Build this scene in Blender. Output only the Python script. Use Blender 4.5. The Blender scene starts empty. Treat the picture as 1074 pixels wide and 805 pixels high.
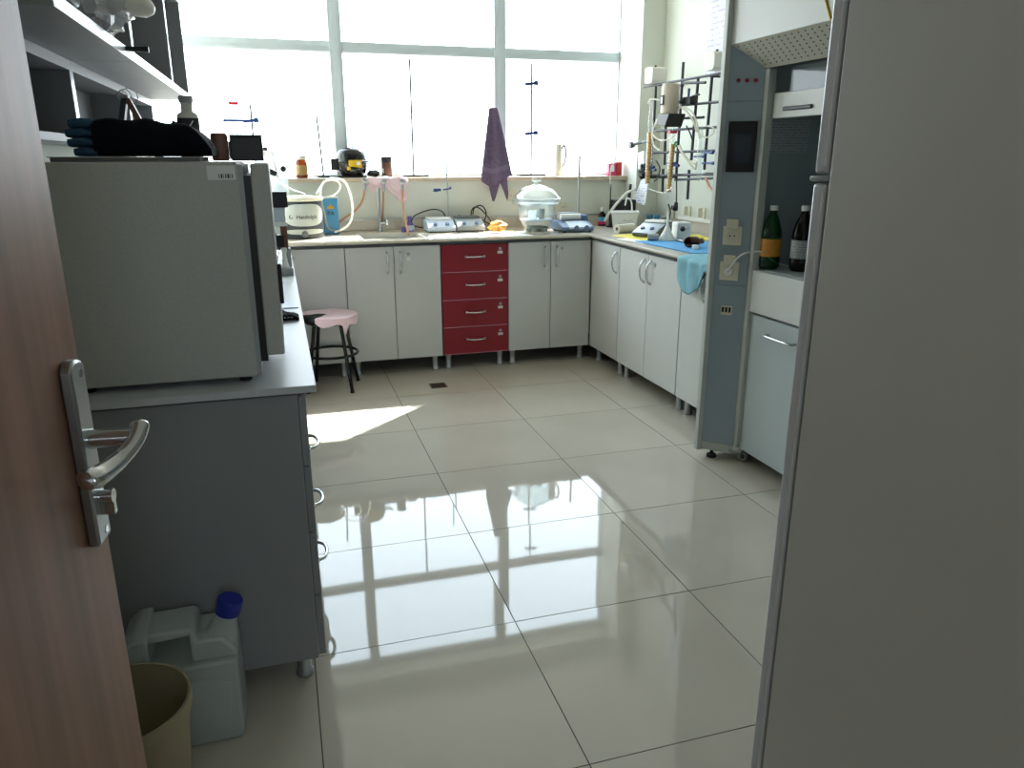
import bpy, math, random
import numpy as np
from mathutils import Vector, Matrix

random.seed(7)
S = bpy.context.scene
C = S.collection
PI = math.pi

# ------------------------------------------------------------------ camera
F_PX, CAM_H = 796.6, 1.3652
YAW, PITCH, ROLL = (math.radians(a) for a in (-16.758, -16.546, -0.055))
_f = Vector((-math.sin(YAW) * math.cos(PITCH), math.cos(YAW) * math.cos(PITCH), math.sin(PITCH)))
_r = Vector((math.cos(YAW), math.sin(YAW), 0)); _u = _r.cross(_f)
_r2 = math.cos(ROLL) * _r + math.sin(ROLL) * _u
_u2 = -math.sin(ROLL) * _r + math.cos(ROLL) * _u
cam_d = bpy.data.cameras.new('camera'); cam = bpy.data.objects.new('camera', cam_d); C.objects.link(cam)
cam_d.sensor_fit = 'HORIZONTAL'; cam_d.sensor_width = 36; cam_d.lens = F_PX / 1074 * 36; cam_d.clip_start = .02
cam.matrix_world = Matrix(((_r2.x, _u2.x, -_f.x, 0), (_r2.y, _u2.y, -_f.y, 0), (_r2.z, _u2.z, -_f.z, CAM_H), (0, 0, 0, 1)))
S.camera = cam
EYE = Vector((0, 0, CAM_H))
def ray(u, v): return _r2 * ((u - 537) / F_PX) + _u2 * ((402.5 - v) / F_PX) + _f
def _hit(u, v, ax, val):
    d = ray(u, v); return EYE + d * ((val - EYE[ax]) / d[ax])
def atz(u, v, z): return _hit(u, v, 2, z)     # pixel -> point on a horizontal surface
def aty(u, v, y): return _hit(u, v, 1, y)     # pixel -> point on a plane parallel to the back wall
def atx(u, v, x): return _hit(u, v, 0, x)     # pixel -> point on a plane parallel to the side walls

# ------------------------------------------------------------------ sky, sun, exposure
SKY, SUN, EXPO = 7.0, 26.0, 0.40
w = bpy.data.worlds.new('sky'); S.world = w; w.use_nodes = True
nt = w.node_tree; nt.nodes.clear()
o_ = nt.nodes.new('ShaderNodeOutputWorld'); b_ = nt.nodes.new('ShaderNodeBackground')
tc = nt.nodes.new('ShaderNodeTexCoord'); sx = nt.nodes.new('ShaderNodeSeparateXYZ'); rp = nt.nodes.new('ShaderNodeValToRGB')
mr = nt.nodes.new('ShaderNodeMapRange'); mr.inputs[1].default_value = -1; mr.inputs[2].default_value = 1
nt.links.new(tc.outputs['Generated'], sx.inputs[0]); nt.links.new(sx.outputs[2], mr.inputs[0]); nt.links.new(mr.outputs[0], rp.inputs[0])
e = rp.color_ramp.elements
e[0].position = 0.40; e[0].color = (.36, .35, .32, 1)          # hazy ground far below
e[1].position = 0.50; e[1].color = (.88, .95, 1, 1)
k = e.new(1.0); k.color = (.66, .83, 1, 1)
nt.links.new(rp.outputs[0], b_.inputs[0]); b_.inputs[1].default_value = SKY
nt.links.new(b_.outputs[0], o_.inputs[0])
sd = bpy.data.lights.new('sun', 'SUN'); so = bpy.data.objects.new('sun', sd); C.objects.link(so)
sd.energy = SUN; sd.angle = math.radians(.6); sd.color = (1, .97, .92)
so.rotation_euler = Vector((-1.10, -1, -1.32)).to_track_quat('-Z', 'Y').to_euler(); so.location = (5, 9, 6)
pd = bpy.data.lights.new('window_portal', 'AREA'); po = bpy.data.objects.new('window_portal', pd); C.objects.link(po)
pd.shape = 'RECTANGLE'; pd.size = 3.32; pd.size_y = 1.6; pd.cycles.is_portal = True
po.location = (.94, 5.86, 2.04); po.rotation_euler = (-PI / 2, 0, 0)
p2 = bpy.data.lights.new('added_window_portal', 'AREA'); p2o = bpy.data.objects.new('added_window_portal', p2); C.objects.link(p2o)  # sampling portal for the added corridor window
p2.shape = 'RECTANGLE'; p2.size = .66; p2.size_y = .63; p2.cycles.is_portal = True
p2o.location = (.15, -1.97, 1.65); p2o.rotation_euler = (PI / 2, 0, 0)
S.view_settings.view_transform = 'Standard'; S.view_settings.look = 'None'
S.view_settings.exposure = EXPO; S.view_settings.gamma = 1; S.view_settings.use_curve_mapping = False
S.cycles.max_bounces = 14; S.cycles.diffuse_bounces = 6; S.cycles.transparent_max_bounces = 24
S.cycles.caustics_reflective = False; S.cycles.caustics_refractive = False; S.cycles.sample_clamp_indirect = 8

# ------------------------------------------------------------------ materials
def lin(c):
    if isinstance(c, str): c = [int(c[i:i + 2], 16) / 255 for i in (0, 2, 4)]
    return tuple(x / 12.92 if x <= .04045 else ((x + .055) / 1.055) ** 2.4 for x in c)
MATS = {}
def mat(name, col, rough=.5, metal=0, var=.0, scale=6, bump=0, bscale=60, stretch=None, col2=None, spec=.5, emit=0, trans=0, coat=0):
    m = bpy.data.materials.new(name); m.use_nodes = True; MATS[name] = m
    n = m.node_tree.nodes; L = m.node_tree.links; p = n['Principled BSDF']
    c = lin(col) + (1,)
    p.inputs['Base Color'].default_value = c; p.inputs['Roughness'].default_value = rough; p.inputs['Metallic'].default_value = metal
    p.inputs['Specular IOR Level'].default_value = spec; p.inputs['Coat Weight'].default_value = coat
    if trans: p.inputs['Transmission Weight'].default_value = trans
    if var or col2 or bump:
        t = n.new('ShaderNodeTexCoord'); mp = n.new('ShaderNodeMapping'); L.new(t.outputs['Object'], mp.inputs[0])
        if stretch: mp.inputs['Scale'].default_value = stretch
    if var or col2:
        ns = n.new('ShaderNodeTexNoise'); ns.inputs['Scale'].default_value = scale; ns.inputs['Detail'].default_value = 6
        L.new(mp.outputs[0], ns.inputs['Vector'])
        r = n.new('ShaderNodeValToRGB'); L.new(ns.outputs[0], r.inputs[0])
        r.color_ramp.elements[0].position = .32; r.color_ramp.elements[1].position = .68
        if col2: a, b = c, lin(col2) + (1,)
        else: a = tuple(x * (1 - var) for x in c[:3]) + (1,); b = tuple(min(1, x * (1 + var)) for x in c[:3]) + (1,)
        r.color_ramp.elements[0].color = a; r.color_ramp.elements[1].color = b
        L.new(r.outputs[0], p.inputs['Base Color'])
    if bump:
        nb = n.new('ShaderNodeTexNoise'); nb.inputs['Scale'].default_value = bscale; nb.inputs['Detail'].default_value = 3
        L.new(mp.outputs[0], nb.inputs['Vector'])
        bp = n.new('ShaderNodeBump'); bp.inputs['Strength'].default_value = bump; bp.inputs['Distance'].default_value = .002
        L.new(nb.outputs[0], bp.inputs['Height']); L.new(bp.outputs[0], p.inputs['Normal'])
    return m
def thin_glass(name, tint=(1, 1, 1), ior=1.45, body=0.0, bodycol='ffffff', gloss=.03):
    """thin clear shell: passes light straight through, mirrors by Fresnel, optional milky body"""
    m = bpy.data.materials.new(name); m.use_nodes = True; MATS[name] = m
    n = m.node_tree.nodes; L = m.node_tree.links; n.clear()
    out = n.new('ShaderNodeOutputMaterial'); tr = n.new('ShaderNodeBsdfTransparent'); gl = n.new('ShaderNodeBsdfGlossy')
    tr.inputs[0].default_value = tuple(tint) + (1,); gl.inputs['Roughness'].default_value = gloss
    # Schlick reflectance, the same from both sides of the shell
    ge = n.new('ShaderNodeNewGeometry'); dt = n.new('ShaderNodeVectorMath'); dt.operation = 'DOT_PRODUCT'
    L.new(ge.outputs['Incoming'], dt.inputs[0]); L.new(ge.outputs['Normal'], dt.inputs[1])
    def mth(op, a, b_=None):
        q = n.new('ShaderNodeMath'); q.operation = op; L.new(a, q.inputs[0])
        if b_ is not None: q.inputs[1].default_value = b_
        return q.outputs[0]
    f0 = ((ior - 1) / (ior + 1)) ** 2
    c1 = mth('ABSOLUTE', dt.outputs['Value']); c2 = mth('MULTIPLY', c1, -1); c3 = mth('ADD', c2, 1.0); c4 = mth('POWER', c3, 5.0)
    c5 = mth('MULTIPLY', c4, 1 - f0); c6 = mth('ADD', c5, f0)
    mx = n.new('ShaderNodeMixShader'); L.new(c6, mx.inputs[0])
    if body:
        df = n.new('ShaderNodeBsdfDiffuse'); df.inputs[0].default_value = lin(bodycol) + (1,)
        tl = n.new('ShaderNodeBsdfTranslucent'); tl.inputs[0].default_value = lin(bodycol) + (1,)
        ad = n.new('ShaderNodeMixShader'); ad.inputs[0].default_value = .5; L.new(df.outputs[0], ad.inputs[1]); L.new(tl.outputs[0], ad.inputs[2])
        m2 = n.new('ShaderNodeMixShader'); m2.inputs[0].default_value = body
        L.new(tr.outputs[0], m2.inputs[1]); L.new(ad.outputs[0], m2.inputs[2]); L.new(m2.outputs[0], mx.inputs[1])
    else: L.new(tr.outputs[0], mx.inputs[1])
    L.new(gl.outputs[0], mx.inputs[2]); L.new(mx.outputs[0], out.inputs[0])
    return m
def print_mat(name, paper, ink, sx_, sy_, thr=.55, rough=.7):
    """paper with rows of small printed marks"""
    m = mat(name, paper, rough)
    n = m.node_tree.nodes; L = m.node_tree.links; p = n['Principled BSDF']
    t = n.new('ShaderNodeTexCoord'); mp = n.new('ShaderNodeMapping'); mp.inputs['Scale'].default_value = (sx_, sx_, sy_)
    L.new(t.outputs['Object'], mp.inputs[0])
    v = n.new('ShaderNodeTexNoise'); v.inputs['Scale'].default_value = 1; v.inputs['Detail'].default_value = 1; L.new(mp.outputs[0], v.inputs['Vector'])
    wv = n.new('ShaderNodeTexWave'); wv.wave_type = 'BANDS'; wv.bands_direction = 'Z'; wv.inputs['Scale'].default_value = .32
    L.new(mp.outputs[0], wv.inputs['Vector'])
    mu = n.new('ShaderNodeMath'); mu.operation = 'MULTIPLY'; L.new(v.outputs[0], mu.inputs[0]); L.new(wv.outputs[0], mu.inputs[1])
    g = n.new('ShaderNodeMath'); g.operation = 'GREATER_THAN'; g.inputs[1].default_value = thr; L.new(mu.outputs[0], g.inputs[0])
    mx = n.new('ShaderNodeMix'); mx.data_type = 'RGBA'; L.new(g.outputs[0], mx.inputs[0])
    mx.inputs[6].default_value = lin(paper) + (1,); mx.inputs[7].default_value = lin(ink) + (1,)
    L.new(mx.outputs[2], p.inputs['Base Color'])
    return m

mat('tile', 'c3bcae', .035, var=.05, scale=2.2, spec=.5)
mat('grout', '4a4640', .8, var=.15, scale=30)
mat('paint', 'd8dcd2', .75, var=.02, scale=1.5, bump=.15, bscale=160)
mat('ceiling', 'eceae4', .85, var=.02, scale=2)
mat('sill_stone', 'c9b7a4', .35, var=.08, scale=18)
mat('frame_alu', 'c6d0d6', .4, var=.02)
mat('laminate', 'cfd1cf', .42, var=.015, scale=3, bump=.06, bscale=300)
mat('carcass', '9a9c99', .6, var=.03)
mat('dark_strip', '3c4346', .5, var=.05)
mat('red', '8c1526', .35, var=.04, scale=4)
mat('chrome', 'd6d8da', .16, 1)
mat('steel', 'aeb2b4', .32, 1, var=.06, scale=12)
mat('leg_metal', 'b9bdbf', .35, .85)
mat('counter_tile', 'cdc3b0', .18, var=.06, scale=7)
mat('counter_stone', 'c2bbae', .2, var=.06, scale=20)
mat('bench', 'c3c6cb', .38, var=.02, scale=8)
mat('bench_body', '8b8d90', .55, var=.03, scale=5)
mat('oven_paint', 'b4b5b0', .5, var=.05, scale=160, bump=.25, bscale=420)
mat('black', '101113', .45); mat('black_gloss', '0b0c0d', .12); mat('rubber', '17181a', .7)
mat('navy_cloth', '0d0f16', .92, var=.2, scale=30, bump=.3, bscale=200, spec=.15)
mat('stripe_blue', '34536d', .9, var=.1, scale=40, spec=.2)
mat('wood', '9a6f5b', .42, stretch=(26, 26, 1.1), scale=1.4, col2='7d5a49', bump=.05, bscale=4)
mat('door_core', '6a4a3b', .6, var=.1)
mat('fridge', 'd9d6d1', .42, var=.015, scale=2, bump=.08, bscale=500)
mat('fridge_door', 'd6d8de', .3, var=.015)
mat('gasket', '4c4d4f', .7)
mat('hood_blue', '94a3ad', .42, var=.02); mat('hood_white', 'd2d5d3', .42, var=.02, scale=3); mat('hood_light', 'b8beba', .45)
mat('hood_inside', '9aa5aa', .5, var=.05, scale=3)
mat('hood_door', 'b6c2c6', .42, var=.02, scale=3); mat('lattice', '1a1f2b', .5); mat('edge_white', 'f0f3f8', .22)
mat('perforated', 'b7b6aa', .55)
mat('hole', '1a1b1b', .9)
mat('red_dot', '8b1526', .35)
mat('screen', '2b3344', .12)
mat('cream_plastic', 'd6d2be', .4); mat('white_plastic', 'e6e7e4', .38); mat('grey_plastic', '9ea3a5', .45); mat('dark_grey', '4f5559', .5)
mat('off_white', 'd9d6cb', .5, var=.02)
mat('blue_plastic', '1f2e9a', .35); mat('blue_clamp', '1d3a72', .4, .2); mat('steel_blue', '5c7396', .42); mat('pale_blue', 'bcc8d6', .4)
mat('bath_panel', 'b4bab4', .35); mat('bath_body', '2e353c', .45); mat('tan_label', '9c8352', .6)
mat('bin', 'a89b80', .5, var=.04)
thin_glass('jerry', (.86, .88, .87), body=.88, bodycol='e6ecea', gloss=.3)
thin_glass('pane', (.97, .985, .985), ior=1.3)
thin_glass('glass', (.95, .97, .97), ior=1.5)
thin_glass('glass_thick', (.955, .975, .975), ior=1.65, body=.05, bodycol='f4fafa')
thin_glass('tubing', (.9, .9, .86), body=.6, bodycol='eeeade', gloss=.15)
thin_glass('amber_glass', (.34, .14, .02), body=.5, bodycol='6b3c10')
thin_glass('brown_glass', (.22, .07, .02), body=.3, bodycol='3c1a0c')
thin_glass('green_pet', (.06, .3, .14), body=.4, bodycol='1a6a36')
thin_glass('dark_pet', (.06, .03, .03), body=.5, bodycol='120c0b')
thin_glass('clear_film', (.9, .9, .9), body=.35, bodycol='dcdde0', gloss=.1)
thin_glass('milk_plastic', (.8, .84, .85), body=.6, bodycol='dfe5e8', gloss=.2)
mat('pink_film', 'e8ccd4', .4, var=.06, scale=9, bump=.5, bscale=40)
mat('white_film', 'e9e9ea', .35, bump=.5, bscale=40)
mat('pink', 'd58fa8', .45, var=.05)
mat('towel', '6d5f76', .95, var=.12, scale=50, bump=.8, bscale=260, spec=.1)
mat('towel_band', '7b6d85', .9, var=.05, spec=.1)
mat('teal_cloth', '84b3c2', .95, var=.08, scale=25, bump=.8, bscale=120, spec=.1)
mat('blue_mat', '4f9bd2', .7, var=.04); mat('yellow_paper', 'e0d24c', .7, var=.03)
mat('paper', 'e8e8ea', .7, var=.02, bump=.2, bscale=30)
mat('orange', 'd2782a', .7, col2='f0b860', scale=38, bump=1, bscale=120)
mat('copper_hose', 'c08a68', .4, var=.06)
mat('purple', '57458c', .45); mat('blue_can', '4a8eb8', .35, .2); mat('gold', 'c9a13a', .4, .5)
mat('yellow', 'e0b41c', .45); mat('ivory_scale', 'd8a75c', .5, var=.05)
mat('beige_motor', 'c4b8a8', .45); mat('label_white', 'e4e4e2', .6); mat('ink', '26282b', .7)
mat('red_print', 'b5202c', .5); mat('magenta', 'c92f66', .4); mat('cyan', '3aa0c8', .5); mat('brown', '6b4632', .5, var=.06)
mat('green', '2f8a3c', .45); mat('jar_brown', '7a5449', .5, var=.05); mat('cotton', 'e6e4dd', .95, bump=.6, bscale=90)
mat('yellow_label', 'c98a2c', .55, var=.1, scale=60); mat('granules', '7d8884', .9, var=.4, scale=120, bump=1, bscale=200)
mat('folder', '8b8378', .7, col2='4f5a63', scale=25, stretch=(1, 1, 30))
print_mat('printed', 'e6e8ee', '6a708a', 70, 55, .5)
print_mat('notice', 'b4babd', '878e93', 130, 90, .42)
print_mat('poster', 'd6dbee', 'c3b9cf', 26, 30, .45)

# ------------------------------------------------------------------ mesh helpers
OFF = {}
def link(o, parent=None):
    C.objects.link(o)
    if parent is not None: o.parent = parent
    return o
def tag(o, label, cat, group=None):
    o['label'] = label; o['category'] = cat
    if group: o['group'] = group
    return o
def thing(name, label, cat, loc=(0, 0, 0), rz=0, group=None, local=False):
    o = bpy.data.objects.new(name, None); link(o); o.location = loc; o.rotation_euler = (0, 0, rz); o.empty_display_size = .05
    OFF[o.name] = Vector((0, 0, 0)) if (local or rz) else Vector(loc)
    return tag(o, label, cat, group)
def structure(name, loc=(0, 0, 0)):
    o = bpy.data.objects.new(name, None); link(o); o.location = loc; o['kind'] = 'structure'; OFF[o.name] = Vector(loc); return o

def smooth_path(pts, n=8):
    p = [Vector(q) for q in pts]; p = [p[0] * 2 - p[1]] + p + [p[-1] * 2 - p[-2]]
    out = []
    for i in range(1, len(p) - 2):
        a, b, c, d = p[i - 1:i + 3]
        for j in range(n):
            t = j / n
            out.append(.5 * ((2 * b) + (c - a) * t + (2 * a - 5 * b + 4 * c - d) * t * t + (3 * b - a - 3 * c + d) * t ** 3))
    return out + [p[-2]]

class MB:
    def __init__(s): s.v = []; s.f = []
    def add(s, vs, fs):
        k = len(s.v); s.v += [Vector(v) for v in vs]; s.f += [tuple(i + k for i in f) for f in fs]; return s
    def box(s, x0, x1, y0, y1, z0, z1):
        return s.add([(x, y, z) for z in (z0, z1) for y in (y0, y1) for x in (x0, x1)],
                     [(0, 2, 3, 1), (4, 5, 7, 6), (0, 1, 5, 4), (2, 6, 7, 3), (0, 4, 6, 2), (1, 3, 7, 5)])
    def obox(s, c, size, axes):
        c = Vector(c); a, b, d = [Vector(x).normalized() * (q / 2) for x, q in zip(axes, size)]
        return s.add([c + i * a + j * b + k_ * d for k_ in (-1, 1) for j in (-1, 1) for i in (-1, 1)],
                     [(0, 2, 3, 1), (4, 5, 7, 6), (0, 1, 5, 4), (2, 6, 7, 3), (0, 4, 6, 2), (1, 3, 7, 5)])
    def tube(s, pts, r, n=10, cap=True, squash=1.0):
        pts = [Vector(p) for p in pts]; rs = r if isinstance(r, (list, tuple)) else [r] * len(pts)
        vs = []; fs = []; up = None
        for i, p in enumerate(pts):
            t = (pts[min(i + 1, len(pts) - 1)] - pts[max(i - 1, 0)]).normalized()
            if up is None: up = Vector((0, 0, 1)) if abs(t.z) < .9 else Vector((1, 0, 0))
            x = t.cross(up).normalized(); up = x.cross(t).normalized()
            vs += [p + (x * math.cos(a) + up * math.sin(a) * squash) * rs[i] for a in (2 * PI * j / n for j in range(n))]
        for i in range(len(pts) - 1):
            for j in range(n):
                a, b = i * n + j, i * n + (j + 1) % n; fs.append((a, a + n, b + n, b))
        if cap: fs += [tuple(range(n)), tuple(reversed(range((len(pts) - 1) * n, len(pts) * n)))]
        return s.add(vs, fs)
    def cyl(s, p0, p1, r0, r1=None, n=16): return s.tube([p0, p1], [r0, r0 if r1 is None else r1], n)
    def lathe(s, prof, c=(0, 0, 0), n=28, axis=None):
        c = Vector(c); vs = []; fs = []; m = len(prof)
        M = Matrix.Identity(3) if axis is None else Vector((0, 0, 1)).rotation_difference(Vector(axis)).to_matrix()
        for r, z in prof:
            vs += [c + M @ Vector((r * math.cos(2 * PI * j / n), r * math.sin(2 * PI * j / n), z)) for j in range(n)]
        for i in range(m - 1):
            for j in range(n): fs.append((i * n + j, i * n + (j + 1) % n, (i + 1) * n + (j + 1) % n, (i + 1) * n + j))
        if prof[0][0] > 1e-5: fs.append(tuple(reversed(range(n))))
        if prof[-1][0] > 1e-5: fs.append(tuple(range((m - 1) * n, m * n)))
        return s.add(vs, fs)
    def shell(s, prof, c=(0, 0, 0), n=28):
        """open-topped lathe without caps"""
        c = Vector(c); k = len(s.v); m = len(prof)
        vs = [c + Vector((r * math.cos(2 * PI * j / n), r * math.sin(2 * PI * j / n), z)) for r, z in prof for j in range(n)]
        fs = [(i * n + j, i * n + (j + 1) % n, (i + 1) * n + (j + 1) % n, (i + 1) * n + j) for i in range(m - 1) for j in range(n)]
        return s.add(vs, fs)
    def prism(s, poly, lo, hi, axis='z'):
        n = len(poly); mk = {'z': lambda a, b, h: (a, b, h), 'y': lambda a, b, h: (a, h, b), 'x': lambda a, b, h: (h, a, b)}[axis]
        return s.add([mk(a, b, h) for h in (lo, hi) for a, b in poly],
                     [tuple(reversed(range(n))), tuple(range(n, 2 * n))] + [(i, (i + 1) % n, (i + 1) % n + n, i + n) for i in range(n)])
    def grid(s, fn, nu, nv):
        vs = [fn(i / nu, j / nv) for j in range(nv + 1) for i in range(nu + 1)]
        return s.add(vs, [(j * (nu + 1) + i, j * (nu + 1) + i + 1, (j + 1) * (nu + 1) + i + 1, (j + 1) * (nu + 1) + i) for j in range(nv) for i in range(nu)])
    def ring(s, c, R, r, axis=(0, 0, 1), n=24, m=8, arc=2 * PI, a0=0):
        M = Vector((0, 0, 1)).rotation_difference(Vector(axis)).to_matrix(); c = Vector(c)
        full = abs(arc - 2 * PI) < 1e-6
        pts = [c + M @ Vector((R * math.cos(a0 + arc * i / n), R * math.sin(a0 + arc * i / n), 0)) for i in range(n + 1)]
        return s.tube(pts, r, m, cap=not full)
    def mesh(s, name, off=Vector((0, 0, 0))):
        import bmesh
        me = bpy.data.meshes.new(name); me.from_pydata([v - off for v in s.v], [], s.f)
        bm = bmesh.new(); bm.from_mesh(me); bmesh.ops.remove_doubles(bm, verts=bm.verts, dist=1e-6)
        bmesh.ops.recalc_face_normals(bm, faces=bm.faces); bm.to_mesh(me); bm.free(); me.update(); return me
    def build(s, name, m, parent=None, bevel=0, smooth=38, solid=0, sub=0, seg=2, label=None):
        off = Vector((0, 0, 0))
        if parent is not None:
            r = parent
            while r.parent is not None: r = r.parent
            off = OFF.get(r.name, off)
        me = s.mesh(name, off); o = bpy.data.objects.new(name, me); link(o, parent)
        me.materials.append(MATS[m])
        if smooth: me.shade_smooth(); me.set_sharp_from_angle(angle=math.radians(smooth))
        if solid:
            q = o.modifiers.new('thickness', 'SOLIDIFY'); q.thickness = solid; q.offset = 0
        if sub:
            q = o.modifiers.new('subdivision', 'SUBSURF'); q.levels = sub; q.render_levels = sub
        if bevel:
            q = o.modifiers.new('bevel', 'BEVEL'); q.width = bevel; q.segments = seg; q.limit_method = 'ANGLE'; q.angle_limit = math.radians(40); q.harden_normals = False
        if label: o['label'] = label
        return o
def B(*a): return MB().box(*a)
def mono(mb, name, m, label, cat, group=None, **k):
    """a thing that is one mesh, its origin at its base"""
    lo = Vector((sum(v.x for v in mb.v) / len(mb.v), sum(v.y for v in mb.v) / len(mb.v), min(v.z for v in mb.v)))
    mb.v = [v - lo for v in mb.v]
    o = mb.build(name, m, None, **k); o.location = lo; return tag(o, label, cat, group)
def text(name, s_, size, loc, right, up, m, parent, depth=.0006, align='CENTER'):
    cu = bpy.data.curves.new(name, 'FONT'); cu.body = s_; cu.size = size; cu.extrude = depth; cu.align_x = align; cu.align_y = 'CENTER'
    t = bpy.data.objects.new(name, cu); me = bpy.data.meshes.new_from_object(t); bpy.data.objects.remove(t); bpy.data.curves.remove(cu)
    r = parent
    while r.parent is not None: r = r.parent
    right = Vector(right).normalized(); up = Vector(up).normalized(); nn = right.cross(up); loc = Vector(loc) - OFF.get(r.name, Vector((0, 0, 0)))
    for v in me.vertices: v.co = loc + right * v.co.x + up * v.co.y + nn * v.co.z
    me.materials.clear(); me.materials.append(MATS[m]); o = bpy.data.objects.new(name, me); link(o, parent); return o
def copy_tree(o, parent=None):
    c = o.copy(); C.objects.link(c); c.parent = parent
    if parent is None: OFF[c.name] = OFF.get(o.name, Vector((0, 0, 0)))
    for ch in o.children: copy_tree(ch, c)
    return c

# ------------------------------------------------------------------ room
XL, XR, YB, YF, ZC = -.72, 2.78, 5.58, .06, 3.05
YW = 5.80          # window plane
SILL = 1.235; WTOP = 2.85
WT, BT = .87, .84  # worktop heights: tiled counter, left bench
TX, TY, T = .5946, 1.3443, .6

fl = B(-2.2, XR + .1, -1.9, YB + .1, -.12, -.0025).build('floor', 'grout', None); fl['kind'] = 'structure'; OFF['floor'] = Vector((0, 0, 0))
def tile_mesh(w_, d_):
    m = MB(); g = .0016; n = 4
    def fn(a, b):
        x, y = (a - .5) * (w_ - 2 * g), (b - .5) * (d_ - 2 * g)
        return (x, y, -.0017 * ((2 * a - 1) ** 2 + (2 * b - 1) ** 2) * .5)
    m.grid(fn, n, n)
    k = len(m.v); hw, hd = w_ / 2 - g, d_ / 2 - g
    top = [0, n, (n + 1) * (n + 1) - 1, (n + 1) * n]
    for i in top: m.v.append(Vector((m.v[i].x, m.v[i].y, -.012)))
    rows = [[i for i in range(n + 1)], [i * (n + 1) + n for i in range(n + 1)], [(n + 1) * (n + 1) - 1 - i for i in range(n + 1)], [(n - i) * (n + 1) for i in range(n + 1)]]
    for q, r in enumerate(rows): m.f.append(tuple(reversed(r)) + (k + q, k + (q + 1) % 4))
    me = m.mesh('tile'); me.materials.append(MATS['tile']); me.shade_smooth(); me.set_sharp_from_angle(angle=math.radians(30)); return me
cache = {}
for j in range(-6, 9):
    for i in range(-5, 5):
        x0, x1, y0, y1 = TX + T * i, TX + T * (i + 1), TY + T * j, TY + T * (j + 1)
        if y0 > -.2: x0 = max(x0, XL)
        x1 = min(x1, XR); y1 = min(y1, YB)
        if x1 - x0 < .03 or y1 - y0 < .03: continue
        key = (round(x1 - x0, 3), round(y1 - y0, 3))
        if key not in cache: cache[key] = tile_mesh(*key)
        o = bpy.data.objects.new('tile', cache[key]); link(o, fl)
        o.location = ((x0 + x1) / 2, (y0 + y1) / 2, 0)
        o.rotation_euler = (random.uniform(-1, 1) * .0007, random.uniform(-1, 1) * .0007, 0)

def wall(name, *b, m='paint'):
    o = B(*b).build(name, m, None); o['kind'] = 'structure'; OFF[o.name] = Vector((0, 0, 0)); return o
wall('wall_left', XL - .12, XL, YF, YW + .06, 0, ZC)
wall('wall_right', XR, XR + .12, YF, YW + .06, 0, ZC)
wall('wall_back', XL, XR, YB, YW + .06, 0, SILL - .03)
wall('wall_back_upper', XL, XR, YB, YW + .06, WTOP, ZC)
wall('wall_pillar', 2.60, XR, 5.39, YW + .06, 0, ZC)
# doorway wall: the camera stands in its opening
DX0, DX1 = -.36, .66
wall('wall_front', XL - .12, DX0, -.10, YF, 0, ZC); wall('wall_front_side', DX1, XR + .12, -.10, YF, 0, ZC); wall('wall_front_over', DX0, DX1, -.10, YF, 2.12, ZC)
CW = (-.18, .48, 1.35, 1.98)     # unseen corridor window, added behind the camera to brighten the nearest surfaces
for nm, q in (('wall_corridor', (-2.2, CW[0], 0, ZC)), ('wall_corridor_end', (CW[1], XR + .1, 0, ZC)), ('wall_corridor_low', (CW[0], CW[1], 0, CW[2])), ('wall_corridor_top', (CW[0], CW[1], CW[3], ZC))): wall(nm, q[0], q[1], -1.95, -1.85, q[2], q[3])
w2 = structure('added_window')  # pane and frame of the added window, a fill opening for sky light
B(CW[0], CW[1], -1.905, -1.899, CW[2], CW[3]).build('pane', 'pane', w2, smooth=0)
for q in ((CW[0], CW[0] + .03, CW[2], CW[3]), (CW[1] - .03, CW[1], CW[2], CW[3]), (CW[0] + .03, CW[1] - .03, CW[2], CW[2] + .03), (CW[0] + .03, CW[1] - .03, CW[3] - .03, CW[3])): B(q[0], q[1], -1.93, -1.87, q[2], q[3]).build('frame_bar', 'frame_alu', w2)
wall('wall_corridor_left', -2.3, -2.2, -1.95, -.1, 0, ZC); wall('wall_corridor_right', XR + .1, XR + .2, -1.95, -.1, 0, ZC)
wall('wall_corridor_side', -2.3, XL - .12, -.1, YF, 0, ZC)
wall('ceiling', -2.3, XR + .2, -1.95, YW + .06, ZC, ZC + .1, m='ceiling')
sill = B(XL, 2.60, 5.545, YW - .03, SILL - .03, SILL).build('trim_1', 'sill_stone', None, bevel=.004); sill['kind'] = 'structure'

# window: aluminium frame, one transom, panes
win = structure('window_1', (0, 0, 0))
y0, y1 = YW - .03, YW + .03
mull = [(.428, .515), (1.60, 1.688)]
for a, b in mull:
    B(a, b, y0 - .02, y1, SILL, WTOP).build('mullion', 'frame_alu', win, bevel=.004)
    B(a + .022, b - .022, y0 - .028, y0 - .02, SILL, WTOP).build('mullion_ridge', 'frame_alu', win)
B(XL, XL + .012, y0, y1, SILL, WTOP).build('jamb', 'frame_alu', win, bevel=.003)
B(2.592, 2.60, y0, y1, SILL, WTOP).build('jamb', 'frame_alu', win, bevel=.003)
B(XL, 2.6, y0, y1, WTOP - .05, WTOP).build('head_rail', 'frame_alu', win, bevel=.003)
B(XL, 2.6, y0, y1, SILL, SILL + .02).build('bottom_rail', 'frame_alu', win, bevel=.003)
spans = [(XL + .012, .428), (.515, 1.60), (1.688, 2.592)]
for a, b in spans:
    B(a, b, y0 - .01, y1, 2.065, 2.135).build('transom', 'frame_alu', win, bevel=.003)
    B(a, b, y0 - .016, y0 - .01, 2.065, 2.085).build('transom_lip', 'frame_alu', win)
    B(a, b, YW - .003, YW + .003, SILL + .02, 2.065).build('pane', 'pane', win, smooth=0)
    B(a, b, YW - .003, YW + .003, 2.135, WTOP - .05).build('pane', 'pane', win, smooth=0)
hp = aty(517, 116, y0 - .05)
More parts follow.
